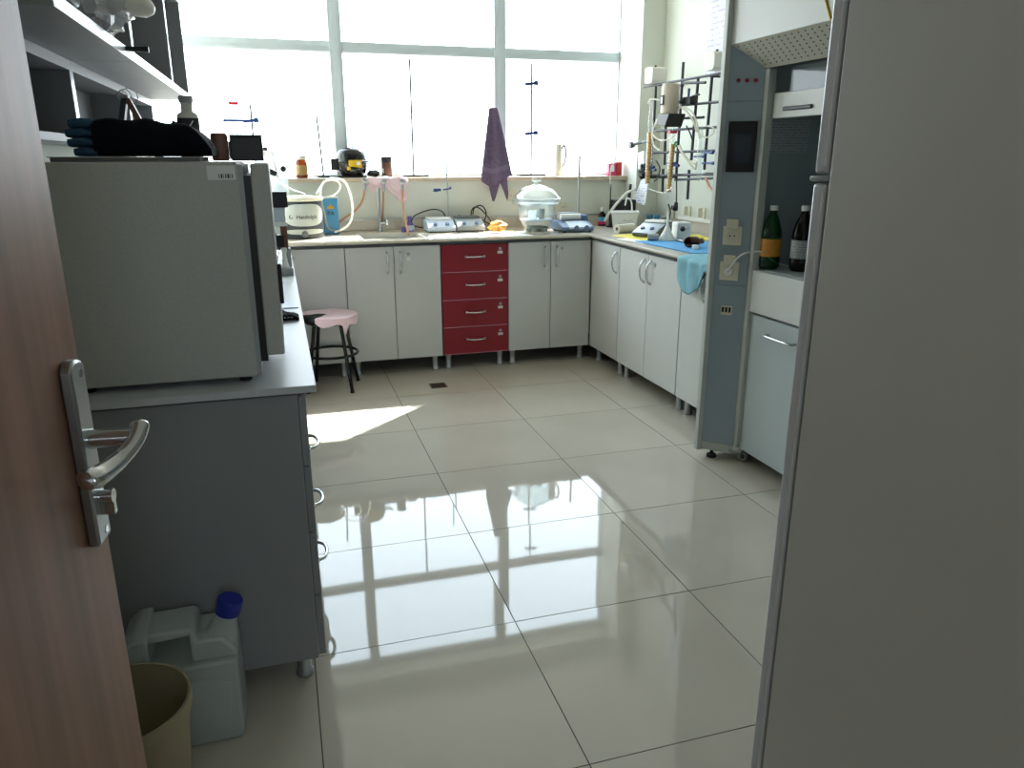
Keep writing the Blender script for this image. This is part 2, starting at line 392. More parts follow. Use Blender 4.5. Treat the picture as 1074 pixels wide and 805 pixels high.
MB().tube([(hp.x, y0 - .02, hp.z + .01), (hp.x, y0 - .055, hp.z + .01), (hp.x, y0 - .06, hp.z - .1)], .007, 8).build('window_handle', 'frame_alu', win)

# ------------------------------------------------------------------ open door with its lock plate and lever
LE = Vector((-.238, .972, 0)); da = math.radians(6.5)
dd = Vector((math.sin(da), math.cos(da), 0)); dn = Vector((dd.y, -dd.x, 0))      # along the leaf, out of the visible face
DW = .90
door = structure('door_1', LE - dd * DW)
axes = (dd, dn, (0, 0, 1))
MB().obox(LE - dd * DW / 2 - dn * .02 + Vector((0, 0, 1.04)), (DW, .04, 2.06), axes).build('leaf', 'wood', door, bevel=.002)
def dpt(s_, n_, z_): return LE - dd * s_ + dn * n_ + Vector((0, 0, z_))
S0 = .045; ZH = 1.056
plate = MB()
prof = [(-.02, -.128), (.02, -.128), (.02, .082)] + [(.02 * math.cos(a), .082 + .012 * math.sin(a)) for a in np.linspace(0.2, PI - .2, 6)] + [(-.02, .082)]
k = len(prof)
plate.add([dpt(S0 - a, h, ZH + b) for h in (0, .014) for a, b in prof], [tuple(range(k)), tuple(range(k, 2 * k))] + [(i, (i + 1) % k, (i + 1) % k + k, i + k) for i in range(k)])
pl = plate.build('lock_plate', 'steel', door, bevel=.003)
for dz in (.078, -.116): MB().cyl(dpt(S0 - .004, .013, ZH + dz), dpt(S0 - .004, .0155, ZH + dz), .005, n=10).build('screw', 'chrome', pl)
lev = MB(); lev.tube([dpt(S0, .011, ZH), dpt(S0, .060, ZH)], [.012, .0105], 14)
lp = smooth_path([dpt(S0 - .014, .066, ZH + .014), dpt(S0 - .006, .067, ZH + .008), dpt(S0 + .008, .064, ZH - .003), dpt(S0 + .030, .054, ZH - .015), dpt(S0 + .058, .043, ZH - .020), dpt(S0 + .078, .036, ZH - .019), dpt(S0 + .086, .034, ZH - .018)], 6)
nl = len(lp); lev.tube(lp, [float(np.interp(i / (nl - 1), [0, .1, .3, .5, .75, .92, 1], [.005, .011, .0105, .0105, .014, .012, .004])) for i in range(nl)], 14, squash=.8)
lev.build('lever_handle', 'chrome', door, smooth=60)
cy = MB().cyl(dpt(S0, .006, ZH - .072), dpt(S0, .03, ZH - .072), .0085, n=14).obox(dpt(S0, .018, ZH - .083), (.008, .024, .022), axes).build('lock_cylinder', 'chrome', door, smooth=50)

# ------------------------------------------------------------------ refrigerator beside the doorway, seen from its side
FX, FY = .70, .905
fr = thing('refrigerator', 'tall pale grey two-door refrigerator seen from its side at the right edge', 'refrigerator', (FX + .3, .55, 0))
B(FX, FX + .6, .26, FY - .031, .05, 1.78).build('body', 'fridge', fr, bevel=.004)
B(FX + .02, FX + .58, FY - .031, FY - .026, .06, 1.775).build('door_gasket', 'gasket', fr)
for z0, z1 in ((1.3445, 1.78), (.07, 1.3325)):
    d = B(FX, FX + .6, FY - .026, FY, z0, z1).build('door', 'fridge_door', fr, bevel=.005, seg=3)
    B(FX - .001, FX + .002, FY - .022, FY - .018, z0 + .01, z1 - .01).build('edge_trim', 'fridge', d)
B(FX - .003, FX + .05, FY - .028, FY + .004, 1.335, 1.342).build('hinge', 'grey_plastic', fr, bevel=.002)
for dx in (.04, .56):
    for yy in (.3, .8): MB().cyl((FX + dx, yy, 0), (FX + dx, yy, .055), .02).build('foot', 'rubber', fr)

# ------------------------------------------------------------------ cabinets
def bow_handle(mb_local, x, z, vertical=True, L=.128):
    m = MB(); h = L / 2; y = 0
    ax = (lambda t: (x, 0, z + t)) if vertical else (lambda t: (x + t, 0, z))
    pts = []
    for i in range(13):
        t = -h + L * i / 12; b = .029 * math.sqrt(max(0, 1 - (t / h) ** 2)) if abs(t) < h else 0
        p = Vector(ax(t)); p.y = -.004 - b; pts.append(p)
    m.tube(pts, .0058, 8)
    for t in (-h, h):
        p = Vector(ax(t)); m.tube([p + Vector((0, .0, 0)), p + Vector((0, -.007, 0))], .0085, 10)
    return m
def cabinet(name, label, cat, w_, loc, rz, doors=(), drawers=None, dmat='laminate', depth=.56, z0=.1, z1=.838, legs=True, locks=True, group=None, shared_leg=True, lm='leg_metal'):
    """local frame: x to the viewer's right, front face at y = 0, depth along +y"""
    t = thing(name, label, cat, loc, rz, group, local=True)
    B(.002, w_ - .002, .019, depth, z0, z1).build('body', 'carcass', t)
    for (a, b, hs, lock) in doors:
        d = B(a + .0025, b - .0025, 0, .018, z0, z1 - .006).build('door', dmat, t, bevel=.0012)
        if hs is not None:
            hx = b - .042 if hs > 0 else a + .042
            bow_handle(None, hx, z1 - .105).build('handle', 'chrome', d, smooth=60)
        if lock is not None:
            MB().cyl((lock, -.003, z1 - .055), (lock, .002, z1 - .055), .0105, n=14).build('lock', 'steel', d)
            if locks: B(lock - .012, lock + .012, -.0006, .001, z1 - .098, z1 - .078).build('label_sticker', 'label_white', d)
    if drawers:
        n = drawers; hh = (z1 - z0 - .006) / n
        for i in range(n):
            a0, a1 = z0 + i * hh, z0 + (i + 1) * hh
            d = B(.0035, w_ - .0035, 0, .018, a0 + .002, a1 - .002).build('drawer', dmat, t, bevel=.0012)
            bow_handle(None, w_ * .5, (a0 + a1) / 2 + .01, False, .12).build('handle', 'chrome', d, smooth=60)
            if locks:
                MB().cyl((w_ - .055, -.003, a1 - .035), (w_ - .055, .002, a1 - .035), .0095, n=14).build('lock', 'steel', d)
                B(w_ - .072, w_ - .038, -.0006, .001, a1 - .068, a1 - .05).build('label_sticker', 'label_white', d)
                B(.004, w_ - .004, -.001, .001, a0 + .002, a0 + .006).build('edge_band', 'pink', d)
    if legs:
        for lx in (.045, w_ - .045):
            for ly in (.06, depth - .05):
                MB().lathe([(.024, 0), (.024, .008), (.019, .016), (.0185, .07), (.021, .074), (.021, z0)], (lx, ly, 0), 16).build('leg', lm, t)
    return t
YC = 4.85; XC = 2.03
cabinet('base_cabinet', 'grey sink-side base cabinet with one lock, partly hidden behind the round stool', 'cabinet', .34, (.035, YC, 0), 0, [(0, .34, None, .028)])
cabinet('base_cabinet', 'grey two-door base cabinet under the sink, left of the red drawers', 'cabinet', .605, (.375, YC, 0), 0, [(0, .303, 1, None), (.303, .605, -1, .303 + .095)])
cabinet('drawer_cabinet', 'dark red cabinet of four drawers between the grey door cabinets', 'drawer unit', .452, (.982, YC, 0), 0, drawers=4, dmat='red')
cabinet('base_cabinet', 'grey two-door base cabinet under the glass desiccator, right of the red drawers', 'cabinet', .59, (1.436, YC, 0), 0, [(0, .298, 1, None), (.298, .59, -1, .298 + .08)], locks=False)
RZ = -PI / 2
cabinet('base_cabinet', 'narrow one-door cabinet of the side run, in the inner corner', 'cabinet', .455, (XC, 4.847, 0), RZ, [(0, .455, 1, None)], depth=.6)
cabinet('base_cabinet', 'two-door cabinet in the middle of the side run, paired bow handles', 'cabinet', .785, (XC, 4.39, 0), RZ, [(0, .39, 1, None), (.39, .785, -1, .39 + .085)], depth=.6)
cabinet('base_cabinet', 'side-run cabinet half hidden by the fume hood, under the hanging teal cloth', 'cabinet', .57, (XC, 3.60, 0), RZ, [(0, .285, 1, None), (.285, .57, -1, None)], depth=.6)

# left bench: drawers face the aisle (+X)
lb = cabinet('bench_cabinet', 'grey bench cabinet with plain side panel and aisle drawers, under the drying oven', 'cabinet', .80, (.027, 1.838, 0), PI / 2, drawers=4, dmat='bench_body', depth=.70, z0=.075, z1=.815, locks=False)
MB().box(-.0, .018, .022, .70, .07, .815).build('side_panel', 'bench_body', lb)
for i in range(2):
    cabinet('bench_cabinet', ['grey bench cabinet in the middle of the left bench, behind the oven cabinet', 'grey bench cabinet at the window end of the left bench, beside the stool'][i], 'cabinet', .98, (.027, 2.645 + .99 * i, 0), PI / 2,
            [(0, .49, 1, None), (.49, .98, -1, None)], dmat='bench_body', depth=.70, z0=.075, z1=.815, locks=False)
lw = thing('bench_worktop', 'light grey laminate worktop of the left bench carrying the drying oven', 'worktop', (-.3, 3.2, .82))
for a, b in ((1.822, 3.478), (3.481, 4.815)): B(XL, .054, a, b, .822, BT).build('slab', 'bench', lw, bevel=.002)

# tiled counter along the window and right wall
SKX0, SKX1, SKY0, SKY1 = .50, .93, 4.96, 5.40
ct = thing('tiled_counter', 'cream tiled counter under the window with a dark edge strip', 'worktop', (1, 5.2, .84))
for a in ((XL, SKX0, 4.835, YB), (SKX1, 2.005, 4.835, YB), (SKX0, SKX1, 4.835, SKY0), (SKX0, SKX1, SKY1, YB)):
    B(*a, .84, .855).build('base_board', 'dark_strip', ct)
xs = [XL, -.4, -.07, .26, .59, .92, 1.25, 1.58, 1.80, 2.005]
ys = [4.82, 5.20, YB - .012]
for i in range(len(xs) - 1):
    for j in range(2):
        x0, x1, y0, y1 = xs[i] + .001, xs[i + 1] - .001, ys[j] + (.001 if j else 0), ys[j + 1] - .001
        rects = [(x0, x1, y0, y1)]
        if x1 > SKX0 and x0 < SKX1:
            rects = []
            a, b = max(x0, SKX0), min(x1, SKX1)
            if x0 < SKX0: rects.append((x0, SKX0, y0, y1))
            if x1 > SKX1: rects.append((SKX1, x1, y0, y1))
            rects.append((a, b, y0, SKY0) if j == 0 else (a, b, SKY1, y1))
        for q in rects:
            if q[1] - q[0] > .004: B(*q, .855, WT).build('tile', 'counter_tile', ct, bevel=.0015)
B(XL, 2.60, YB - .012, YB, .855, .945).build('upstand', 'counter_stone', ct, bevel=.002)
B(XL, 2.60, YB - .014, YB, .945, .951).build('upstand_cap', 'steel', ct)
sk = thing('sink', 'cream ceramic sink set into the tiled counter below the taps', 'sink', (.715, 5.18, .70))
a, b, c, d = SKX0 + .002, SKX1 - .002, SKY0 + .002, SKY1 - .002
m = MB(); th = .012
m.box(a, b, c, d, .70, .712); m.box(a, a + th, c, d, .712, .866); m.box(b - th, b, c, d, .712, .866); m.box(a, b, c, c + th, .712, .866); m.box(a, b, d - th, d, .712, .866)
m.build('basin', 'off_white', sk)
MB().lathe([(0, .7125), (.028, .7125), (.03, .716), (.012, .714)], ((a + b) / 2, (c + d) / 2, 0), 18).build('drain', 'chrome', sk)
rc = thing('side_counter', 'speckled stone counter of the right-hand run, reaching to the fume hood', 'worktop', (2.3, 4.2, .84))
B(2.02, XR - .002, 3.04, 5.57, .84, .855).build('base_board', 'dark_strip', rc)
for a, b in ((3.04, 3.62), (3.622, 4.2), (4.202, 4.82), (4.822, 5.385)):
    B(2.007, XR - .002, a, b, .855, WT).build('slab', 'counter_stone', rc, bevel=.003)
B(2.007, 2.598, 5.386, 5.566, .855, WT).build('slab', 'counter_stone', rc, bevel=.002)
B(XR - .014, XR - .001, 3.04, 5.385, WT, .945).build('upstand', 'counter_stone', rc, bevel=.002)
B(XR - .03, XR - .001, 3.3, 5.0, .945, .97).build('cable_channel', 'white_plastic', rc, bevel=.003)
#@@PART2
def hitplane(u, v, p0, nn):
    d = ray(u, v); nn = Vector(nn); return EYE + d * ((Vector(p0) - EYE).dot(nn) / d.dot(nn))

# ------------------------------------------------------------------ fume hood
HY0, HY1 = 1.5, 2.99
hood = thing('fume_hood', 'tall blue-grey and white fume hood with touch panel and sockets on its post', 'fume hood', (2.3, 2.25, 0))
A0, A1 = Vector((1.845, 2.99, 0)), Vector((1.95, 2.89, 0))
ct_ = (A1 - A0).normalized(); cn = Vector((-abs(ct_.y), -abs(ct_.x), 0)).normalized()
UPZ = Vector((0, 0, 1))
def chz(v): return hitplane(780, v, A0, cn).z
seams = [.075, chz(300), chz(106), 1.81]
for a, b in zip(seams, seams[1:]):
    MB().prism([(A0.x, A0.y), (A1.x, A1.y), (A1.x, A0.y)], a + .001, b - .001).build('post_panel', 'hood_blue', hood)
B(1.822, 2.74, 2.991, 3.02, .03, 2.46).build('side_panel', 'hood_light', hood, bevel=.002)
B(1.845, 2.74, HY0 - .03, HY0 - .001, .03, 2.46).build('side_panel', 'hood_light', hood, bevel=.002)
MB().prism([(A0.x - .002, A0.y), (A1.x, A1.y - .004), (A1.x, A0.y)], .035, .074).build('plinth', 'hood_light', hood)
B(1.951, 1.986, 2.862, 2.889, .075, 1.712).build('inner_post', 'hood_light', hood, bevel=.001)
B(1.845, 1.862, HY0, 2.990, 1.812, 2.46).build('fascia', 'hood_white', hood, bevel=.001)
B(1.864, 2.74, HY0, 2.989, 2.2, 2.46).build('top_box', 'hood_light', hood)
u0, u1, u2, u3 = Vector((1.847, 2.988, 1.811)), Vector((1.847, HY0, 1.811)), Vector((1.953, HY0, 1.715)), Vector((1.953, 2.888, 1.715))
un_ = Vector((-.096, 0, -.106)).normalized()
up_ = MB().add([u0, u1, u2, u3] + [p - un_ * .004 for p in (u0, u1, u2, u3)], [(0, 1, 2, 3), (7, 6, 5, 4), (0, 4, 5, 1), (1, 5, 6, 2), (2, 6, 7, 3), (3, 7, 4, 0)]).build('perforated_soffit', 'perforated', hood)
hm = MB()
for i in range(7):
    for j in range(34):
        f = .10 + .125 * i; y = 2.955 - .0385 * j
        p = Vector((1.847 + .106 * f, y, 1.811 - .096 * f))
        if y < 2.97 - .1 * f and y > HY0 + .03: hm.cyl(p + un_ * .0006, p - un_ * .002, .0038, n=6)
hm.build('holes', 'hole', up_)['kind'] = 'stuff'
B(1.956, 1.99, HY0, 2.884, .716, .899).build('apron', 'hood_white', hood, bevel=.006)
B(1.991, 2.74, HY0 + .002, 2.955, .875, .904).build('deck', 'hood_inside', hood)
B(2.0, 2.74, HY0 + .002, 2.985, .09, .70).build('base_body', 'hood_light', hood)
for a, b, hy in ((2.21, 2.882, 2.70), (HY0, 2.205, 1.9)):
    d = B(1.968, 1.988, a, b, .07, .705).build('door', 'hood_door', hood, bevel=.002, label='pale blue-grey lower door')
    hz = atx(820, 356, 1.968)
    MB().tube(smooth_path([(1.968, hz.y + .09 - 2.70 + hy, hz.z), (1.94, hz.y + .088 - 2.70 + hy, hz.z), (1.936, hz.y - 2.70 + hy, hz.z), (1.94, hz.y - .088 - 2.70 + hy, hz.z), (1.968, hz.y - .09 - 2.70 + hy, hz.z)], 5), .0055, 8).build('handle', 'steel', d)
B(1.99, 2.74, 2.957, 2.989, .905, 2.2).build('liner_side', 'hood_inside', hood)
B(1.99, 2.74, HY0 + .002, HY0 + .03, .905, 2.2).build('liner_side', 'hood_inside', hood)
B(2.715, 2.74, HY0 + .03, 2.957, .905, 2.2).build('liner_back', 'hood_inside', hood)
sa = B(1.977, 2.0, HY0 + .035, 2.855, 1.52, 1.617).build('sash_rail', 'hood_white', hood, bevel=.003)
B(1.986, 1.991, HY0 + .035, 2.855, 1.617, 2.15).build('sash_glass', 'pane', hood, smooth=0)
B(1.968, 1.978, 2.604, 2.78, 1.546, 1.561).build('sash_handle', 'black', sa, bevel=.003)
def on_post(u, v): return hitplane(u, v, A0, cn)
for u in (774.5, 783.5, 792.5):
    p = on_post(u, 84.3); MB().cyl(p - cn * .002, p + cn * .006, .0078, n=14).build('indicator_light', 'red_dot', hood)
p = (on_post(761, 154) + on_post(795, 154)) / 2
ts = MB().obox(p + cn * .006, (.118, .012, .205), (ct_, cn, UPZ)).build('touch_panel', 'black', hood, bevel=.003)
MB().obox(p + cn * .0125 + UPZ * -.004 + ct_ * .004, (.068, .001, .118), (ct_, cn, UPZ)).build('screen', 'screen', ts)
def socket_on(c, t_, nn, parent, sz=.082, flap=True, name='power_socket'):
    s_ = MB().obox(c + nn * .005, (sz, .01, sz), (t_, nn, UPZ)).build(name, 'cream_plastic', parent, bevel=.003)
    MB().lathe([(.026, .0), (.026, .0035), (.021, .0035), (.02, .0015), (0, .0015)], c + nn * .0095, 20, nn).build('socket_ring', 'cream_plastic', s_)
    for q in (-.0095, .0095): MB().cyl(c + nn * .010 + t_ * q, c + nn * .0122 + t_ * q, .0035, n=8).build('pin_hole', 'hole', s_)
    if flap: MB().obox(c + nn * .02 + UPZ * (sz * .62), (sz * .62, .006, sz * .5), (t_, nn + UPZ * .5, UPZ)).build('flap', 'cream_plastic', s_, bevel=.002)
    return s_
s1 = on_post(768.5, 247); s2 = on_post(765, 284)
socket_on(s1, ct_, cn, hood); so2 = socket_on(s2, ct_, cn, hood)
pg = MB(); pg.cyl(s2 + cn * .012, s2 + cn * .034, .02, .017, 16); pg.build('plug', 'white_plastic', so2)
MB().tube(smooth_path([s2 + cn * .033, s2 + cn * .055 + UPZ * .02 + ct_ * .01, s2 + cn * .06 + UPZ * .075 + ct_ * .05, s2 + cn * .045 + UPZ * .095 + ct_ * .10, s2 + cn * .01 + UPZ * .09 + ct_ * .145, Vector((2.0, 2.84, s2.z + .075)), Vector((2.05, 2.82, .93)), Vector((2.12, 2.80, .91))], 6), .0038, 8).build('power_cord', 'white_plastic', so2)
p = on_post(762, 325)
sw = MB().obox(p + cn * .003, (.05, .006, .042), (ct_, cn, UPZ)).build('switch_block', 'cream_plastic', hood, bevel=.001)
for q in (-.015, 0, .015): MB().obox(p + cn * .008 + ct_ * q + UPZ * .003, (.009, .006, .022), (ct_, cn, UPZ)).build('rocker_switch', 'black', sw)
for fx, fy in ((1.885, 2.962), (2.66, 2.96), (2.66, 1.56), (1.95, 1.56)):
    MB().lathe([(.022, 0), (.024, .006), (.022, .014), (.008, .018), (.008, .06)], (fx, fy, 0), 16).build('foot', 'rubber', hood)
cs = MB().ring((1.992, 2.868, .024), .017, .007, (.5, .86, 0), 18, 8).build('caster_wheel', 'grey_plastic', hood)
MB().box(1.982, 2.005, 2.858, 2.88, .045, .09).build('caster_fork', 'steel', cs)
MB().tube([(1.935, 2.895, .05), (1.965, 2.885, .042), (1.99, 2.87, .05)], .007, 8).build('caster_bracket', 'steel', cs)
hx = [atx(*q, 1.8445) for q in ((864, 4), (869, 15), (880, 13))]
hexr = MB(); hc = Vector((1.8435, hx[1].y - .06, hx[1].z + .055))
hexr.tube([hc + Vector((0, .085 * math.cos(a), .085 * math.sin(a))) for a in np.linspace(0, 2 * PI, 7)], .005, 6).build('hexagon_emblem', 'gold', hood, smooth=0)
def pet_bottle(u, v, z, r, h, glass, capm, labm, label, liquid=False):
    c = atz(u, v, z); t = thing('drink_bottle', label, 'bottle', c)
    k = h / .25
    pf = [(0, 0), (r * .8, 0), (r, .012 * k), (r, .045 * k), (r * .96, .05 * k), (r * .96, .125 * k), (r, .13 * k), (r * .95, .155 * k), (r * .72, .19 * k), (r * .42, .218 * k), (r * .32, .228 * k), (r * .32, .238 * k)]
    MB().lathe(pf, c, 24).build('bottle_body', glass, t, smooth=60)
    MB().lathe([(r * .965, .052 * k), (r * .975, .053 * k), (r * .975, .122 * k), (r * .965, .123 * k)], c, 24).build('label_band', labm, t)
    MB().lathe([(0, .255 * k), (r * .36, .255 * k), (r * .38, .25 * k), (r * .38, .236 * k), (r * .33, .236 * k)], c, 18).build('cap', capm, t)
    return t
pet_bottle(806, 281.5, .905, .043, .262, 'green_pet', 'white_plastic', 'yellow_label', 'green plastic bottle with yellow-orange label inside the fume hood')
pet_bottle(838, 284, .905, .044, .265, 'dark_pet', 'white_plastic', 'notice', 'dark bottle with pale printed label, beside the green one in the hood')
cf = atz(815, 281, .905)
mono(MB().lathe([(0, 0), (.012, 0), (.012, .004), (.004, .04), (0, .042)], (cf.x + .06, cf.y - .05, .905), 14), 'small_cone', 'white_plastic', 'small white plastic cone standing between the two bottles in the hood', 'cone')
q = [aty(*x, 2.9565) for x in ((808, 127), (851, 124), (846, 160), (806, 160))]
mono(MB().prism([(v.x, v.z) for v in q], 2.9545, 2.9565, 'y'), 'notice_sheet', 'notice', 'printed notice sheet fixed on the wall inside the hood, below the sash', 'notice')
q = [aty(*x, 2.9565) for x in ((832, 73), (900, 66), (900, 96), (831, 101))]
mono(MB().prism([(v.x, v.z) for v in q], 2.9545, 2.9565, 'y'), 'paper_sheet', 'paper', 'bright paper sheet seen through the sash glass above its handle', 'paper')

# ------------------------------------------------------------------ wall shelves over the left bench
ux = [(1.815, 2.748), (2.752, 3.748), (3.752, 4.43)]
SH0, SHF, LF = 1.65, -.385, -.565
names = ['nearest wall shelf unit above the drying oven, holding the white roll', 'middle wall shelf unit on the left wall with empty grey compartments', 'wall shelf unit nearest the window, holding the small red-capped bottle']
for (a, b), lab in zip(ux, names):
    t = thing('wall_shelf', lab, 'shelf', (XL + .17, (a + b) / 2, 1.41))
    B(XL + .001, SHF, a, b, SH0, SH0 + .028).build('shelf_board', 'bench_body', t)
    B(SHF, SHF + .002, a, b, SH0, SH0 + .028).build('edge_band', 'edge_white', t)
    B(XL + .001, SHF, a, b, 2.10, 2.128).build('shelf_board', 'bench_body', t)
    B(SHF, SHF + .002, a, b, 2.10, 2.128).build('edge_band', 'edge_white', t)
    B(XL + .001, XL + .012, a, b, SH0 + .028, 2.60).build('back_panel', 'bench_body', t)
    for y in (a, b - .018):
        B(XL + .012, SHF, y, y + .018, SH0 + .028, 2.10).build('side_panel', 'bench_body', t)
        B(XL + .012, SHF, y, y + .018, 2.128, 2.60).build('side_panel', 'bench_body', t)
        B(SHF, SHF + .002, y, y + .018, SH0 + .028, 2.60).build('edge_band', 'edge_white', t)
        B(XL + .001, LF, y, y + .018, 1.43, SH0 - .03).build('side_panel', 'bench_body', t)
        B(LF, LF + .002, y, y + .018, 1.43, SH0 - .03).build('edge_band', 'edge_white', t)
    B(XL + .001, LF, a, b, SH0 - .03, SH0 - .001).build('lower_top', 'bench_body', t)
    B(LF, LF + .002, a, b, SH0 - .03, SH0 - .001).build('edge_band', 'edge_white', t)
    B(XL + .001, LF + .03, a, b, 1.41, 1.43).build('lower_shelf', 'bench_body', t)
    B(XL + .001, XL + .012, a, b, 1.43, SH0 - .03).build('back_panel', 'bench_body', t)
r0, r1 = Vector((-.66, 2.22, 1.845)), aty(160, 11, 2.50)
ro = MB(); dv = r1 - r0
ro.tube([r0, r0 + dv * .7, r0 + dv * .9, r0 + dv * .97, r1], [.042, .042, .038, .03, .016], 18, squash=.8)
mono(ro, 'plastic_roll', 'off_white', 'long pale roll lying across the top of the shelf, poking out at its end', 'roll', smooth=60)
def crumple(c, r, seed, n=(14, 9), amp=.35, flat=1.0):
    rnd = random.Random(seed); m = MB(); jit = [[1 + amp * (rnd.random() - .5) * 2 for _ in range(n[0])] for _ in range(n[1] + 1)]
    def fn(a, b):
        i = int(round(a * n[0])) % n[0]; j = int(round(b * n[1])); th = 2 * PI * a; ph = PI * b
        q = jit[j][i] if 0 < j < n[1] else 1
        return (c[0] + r[0] * q * math.sin(ph) * math.cos(th), c[1] + r[1] * q * math.sin(ph) * math.sin(th), c[2] + r[2] * q * -math.cos(ph))
    return m.grid(fn, *n)
pb = aty(122, 33, 2.36)
mono(crumple((pb.x - .03, 2.36, 1.735), (.06, .12, .05), 3), 'plastic_bag', 'clear_film', 'crumpled clear plastic bag on the shelf under the pale roll', 'bag', smooth=20)
e0, e1 = aty(141, 51.5, 2.6), aty(156, 52, 2.6)
mono(MB().tube([e0 - Vector((.09, 0, 0)), e1 - Vector((.02, 0, 0)), e1], [.006, .0075, .009], 12), 'marker_pen', 'black', 'black marker pen poking over the edge of the wall shelf', 'pen')
bp = atx(182, 86, -.44)
vb = thing('small_bottle', 'tiny clear bottle with red cap on the far shelf', 'bottle', (-.43, 4.0, SH0 + .029))
MB().lathe([(0, 0), (.016, 0), (.016, .06), (.008, .075), (.008, .085)], (-.43, 4.0, SH0 + .029), 14).build('bottle_body', 'milk_plastic', vb)
MB().lathe([(.009, .082), (.011, .084), (.011, .108), (0, .11)], (-.43, 4.0, SH0 + .029), 14).build('cap', 'red_print', vb)

# ------------------------------------------------------------------ drying oven and what lies on it
OY0, OY1 = 1.885, 2.40; OZ = 1.358
ov = thing('drying_oven', 'large grey textured drying oven with a side sticker on the left bench', 'oven', (-.27, 2.14, BT))
B(-.50, -.080, OY0, OY1, BT + .016, OZ).build('body', 'oven_paint', ov, bevel=.004)
B(-.080, -.069, OY0 + .006, OY1 - .006, BT + .02, OZ - .006).build('front_frame', 'grey_plastic', ov)
B(-.069, -.052, OY0 + .012, OY1 - .012, BT + .05, OZ - .03).build('door_seal', 'black', ov)
dr = B(-.053, -.012, OY0 + .004, OY1 - .004, .905, OZ - .004).build('door', 'oven_paint', ov, bevel=.004)
B(-.012, -.003, OY0 + .004, OY0 + .02, 1.03, 1.125).build('door_handle', 'black', dr, bevel=.003)
st = aty(232, 181, OY0)
sk_ = B(st.x - .030, st.x + .030, OY0 - .0008, OY0 + .001, st.z - .0155, st.z + .0155).build('sticker', 'label_white', ov)
for i, wd in enumerate((3, 5, 2, 4, 6, 2, 3)): B(st.x - .006 + i * .0046, st.x - .006 + i * .0046 + wd * .0006, OY0 - .0012, OY0 - .0006, st.z - .012, st.z - .003).build('barcode_bar', 'ink', sk_)
for fx in (-.46, -.11):
    for fy in (OY0 + .04, OY1 - .04): MB().cyl((fx, fy, BT), (fx, fy, BT + .018), .015).build('foot', 'rubber', ov)
f0, f1 = aty(55, 164, 1.93), aty(210, 164, 1.93)
fo = thing('document_folder', 'thin worn folder of papers lying on the drying oven under the dark bag', 'folder', (f0.x, 2.0, OZ))
B(f0.x, f1.x, 1.905, 2.17, OZ + .0005, OZ + .009).build('papers', 'folder', fo)
B(f0.x - .004, f1.x + .004, 1.90, 2.175, OZ + .009, OZ + .011).build('cover', 'bench_body', fo)
# folded dark bag: lofted lumpy body plus striped folded end
g0, g1 = aty(106, 150, 2.02), aty(224, 150, 2.02)
bg = thing('folded_bag', 'folded black fabric bag with blue striped end on top of the oven', 'bag', ((g0.x + g1.x) / 2, 2.03, OZ + .011))
def loft(x0, x1, hf, y0, y1, zb, n=18, m=16, seed=1):
    rnd = random.Random(seed); mb = MB(); hs = [hf(i / n) for i in range(n + 1)]
    def fn(a, b):
        i = int(round(a * n)); th = 2 * PI * b; h = hs[i]
        c, s_ = math.cos(th), math.sin(th); e_ = .45
        yy = (y0 + y1) / 2 + (y1 - y0) / 2 * math.copysign(abs(c) ** e_, c) * (1 - .06 * math.sin(9 * a)); zz = zb + h / 2 + h / 2 * math.copysign(abs(s_) ** e_, s_)
        return (x0 + (x1 - x0) * a, yy, zz + .0025 * math.sin(20 * a + 3 * c) * (s_ > 0))
    mb.grid(fn, n, m); k = n + 1
    mb.f.append(tuple(j * k for j in range(m))); mb.f.append(tuple(reversed([j * k + n for j in range(m)])))
    return mb
zb = OZ + .0115
hfun = lambda a: .082 if a < .45 else (.082 - .012 * (a - .45) / .35 if a < .8 else .070 - .05 * ((a - .8) / .2) ** 1.6)
loft(g0.x, g1.x, hfun, 1.93, 2.15, zb).build('bag_body', 'navy_cloth', bg, smooth=70)
e0 = aty(79, 150, 2.02)
for i in range(4):
    loft(e0.x + [.012, .002, 0, .008][i], g0.x + .004, lambda a: .0205, 1.935, 2.145, zb + i * .0198, n=4, seed=i).build('fold_layer', 'stripe_blue', bg, smooth=70)
MB().tube(smooth_path([(aty(180, 129, 2.0).x, 2.0, aty(180, 129, 2.0).z), (aty(195, 136, 2.0).x, 2.0, aty(195, 136, 2.0).z), (aty(212, 147, 2.0).x, 2.0, aty(212, 147, 2.0).z), (aty(222, 156, 2.0).x, 2.0, zb + .02)], 5), .007, 8).build('strap', 'navy_cloth', bg)
def onoven(u, y): v = aty(u, 168, y); return Vector((v.x, y, OZ + .001))
c = onoven(202, 2.26)
wb = thing('reagent_bottle', 'white bottle with black printed label standing behind the dark bag', 'bottle', c)
MB().lathe([(0, 0), (.025, 0), (.027, .005), (.027, .110), (.0245, .117), (.0145, .124), (.0145, .146)], c, 24).build('bottle_body', 'off_white', wb, smooth=60)
MB().lathe([(.0272, .02), (.0277, .021), (.0277, .106), (.0272, .107)], c, 24).build('label_band', 'ink', wb)
MB().lathe([(0, .162), (.017, .162), (.018, .159), (.018, .146), (.0145, .145)], c, 18).build('cap', 'grey_plastic', wb)
MB().obox(c + Vector((.009, -.0268, .092)), (.003, .0012, .02), ((1, 0, -.7), (0, 1, 0), (.7, 0, 1))).build('label_mark', 'label_white', wb)
c = onoven(232, 2.24)
mono(MB().lathe([(0, 0), (.02, 0), (.022, .004), (.022, .062), (.019, .07), (0, .071)], c, 20), 'brown_jar', 'jar_brown', 'reddish brown jar on the oven between bag and black box', 'jar', smooth=50)
c = onoven(260.5, 2.25)
bb = thing('black_box', 'small black rectangular box standing on the oven corner above its door', 'box', c)
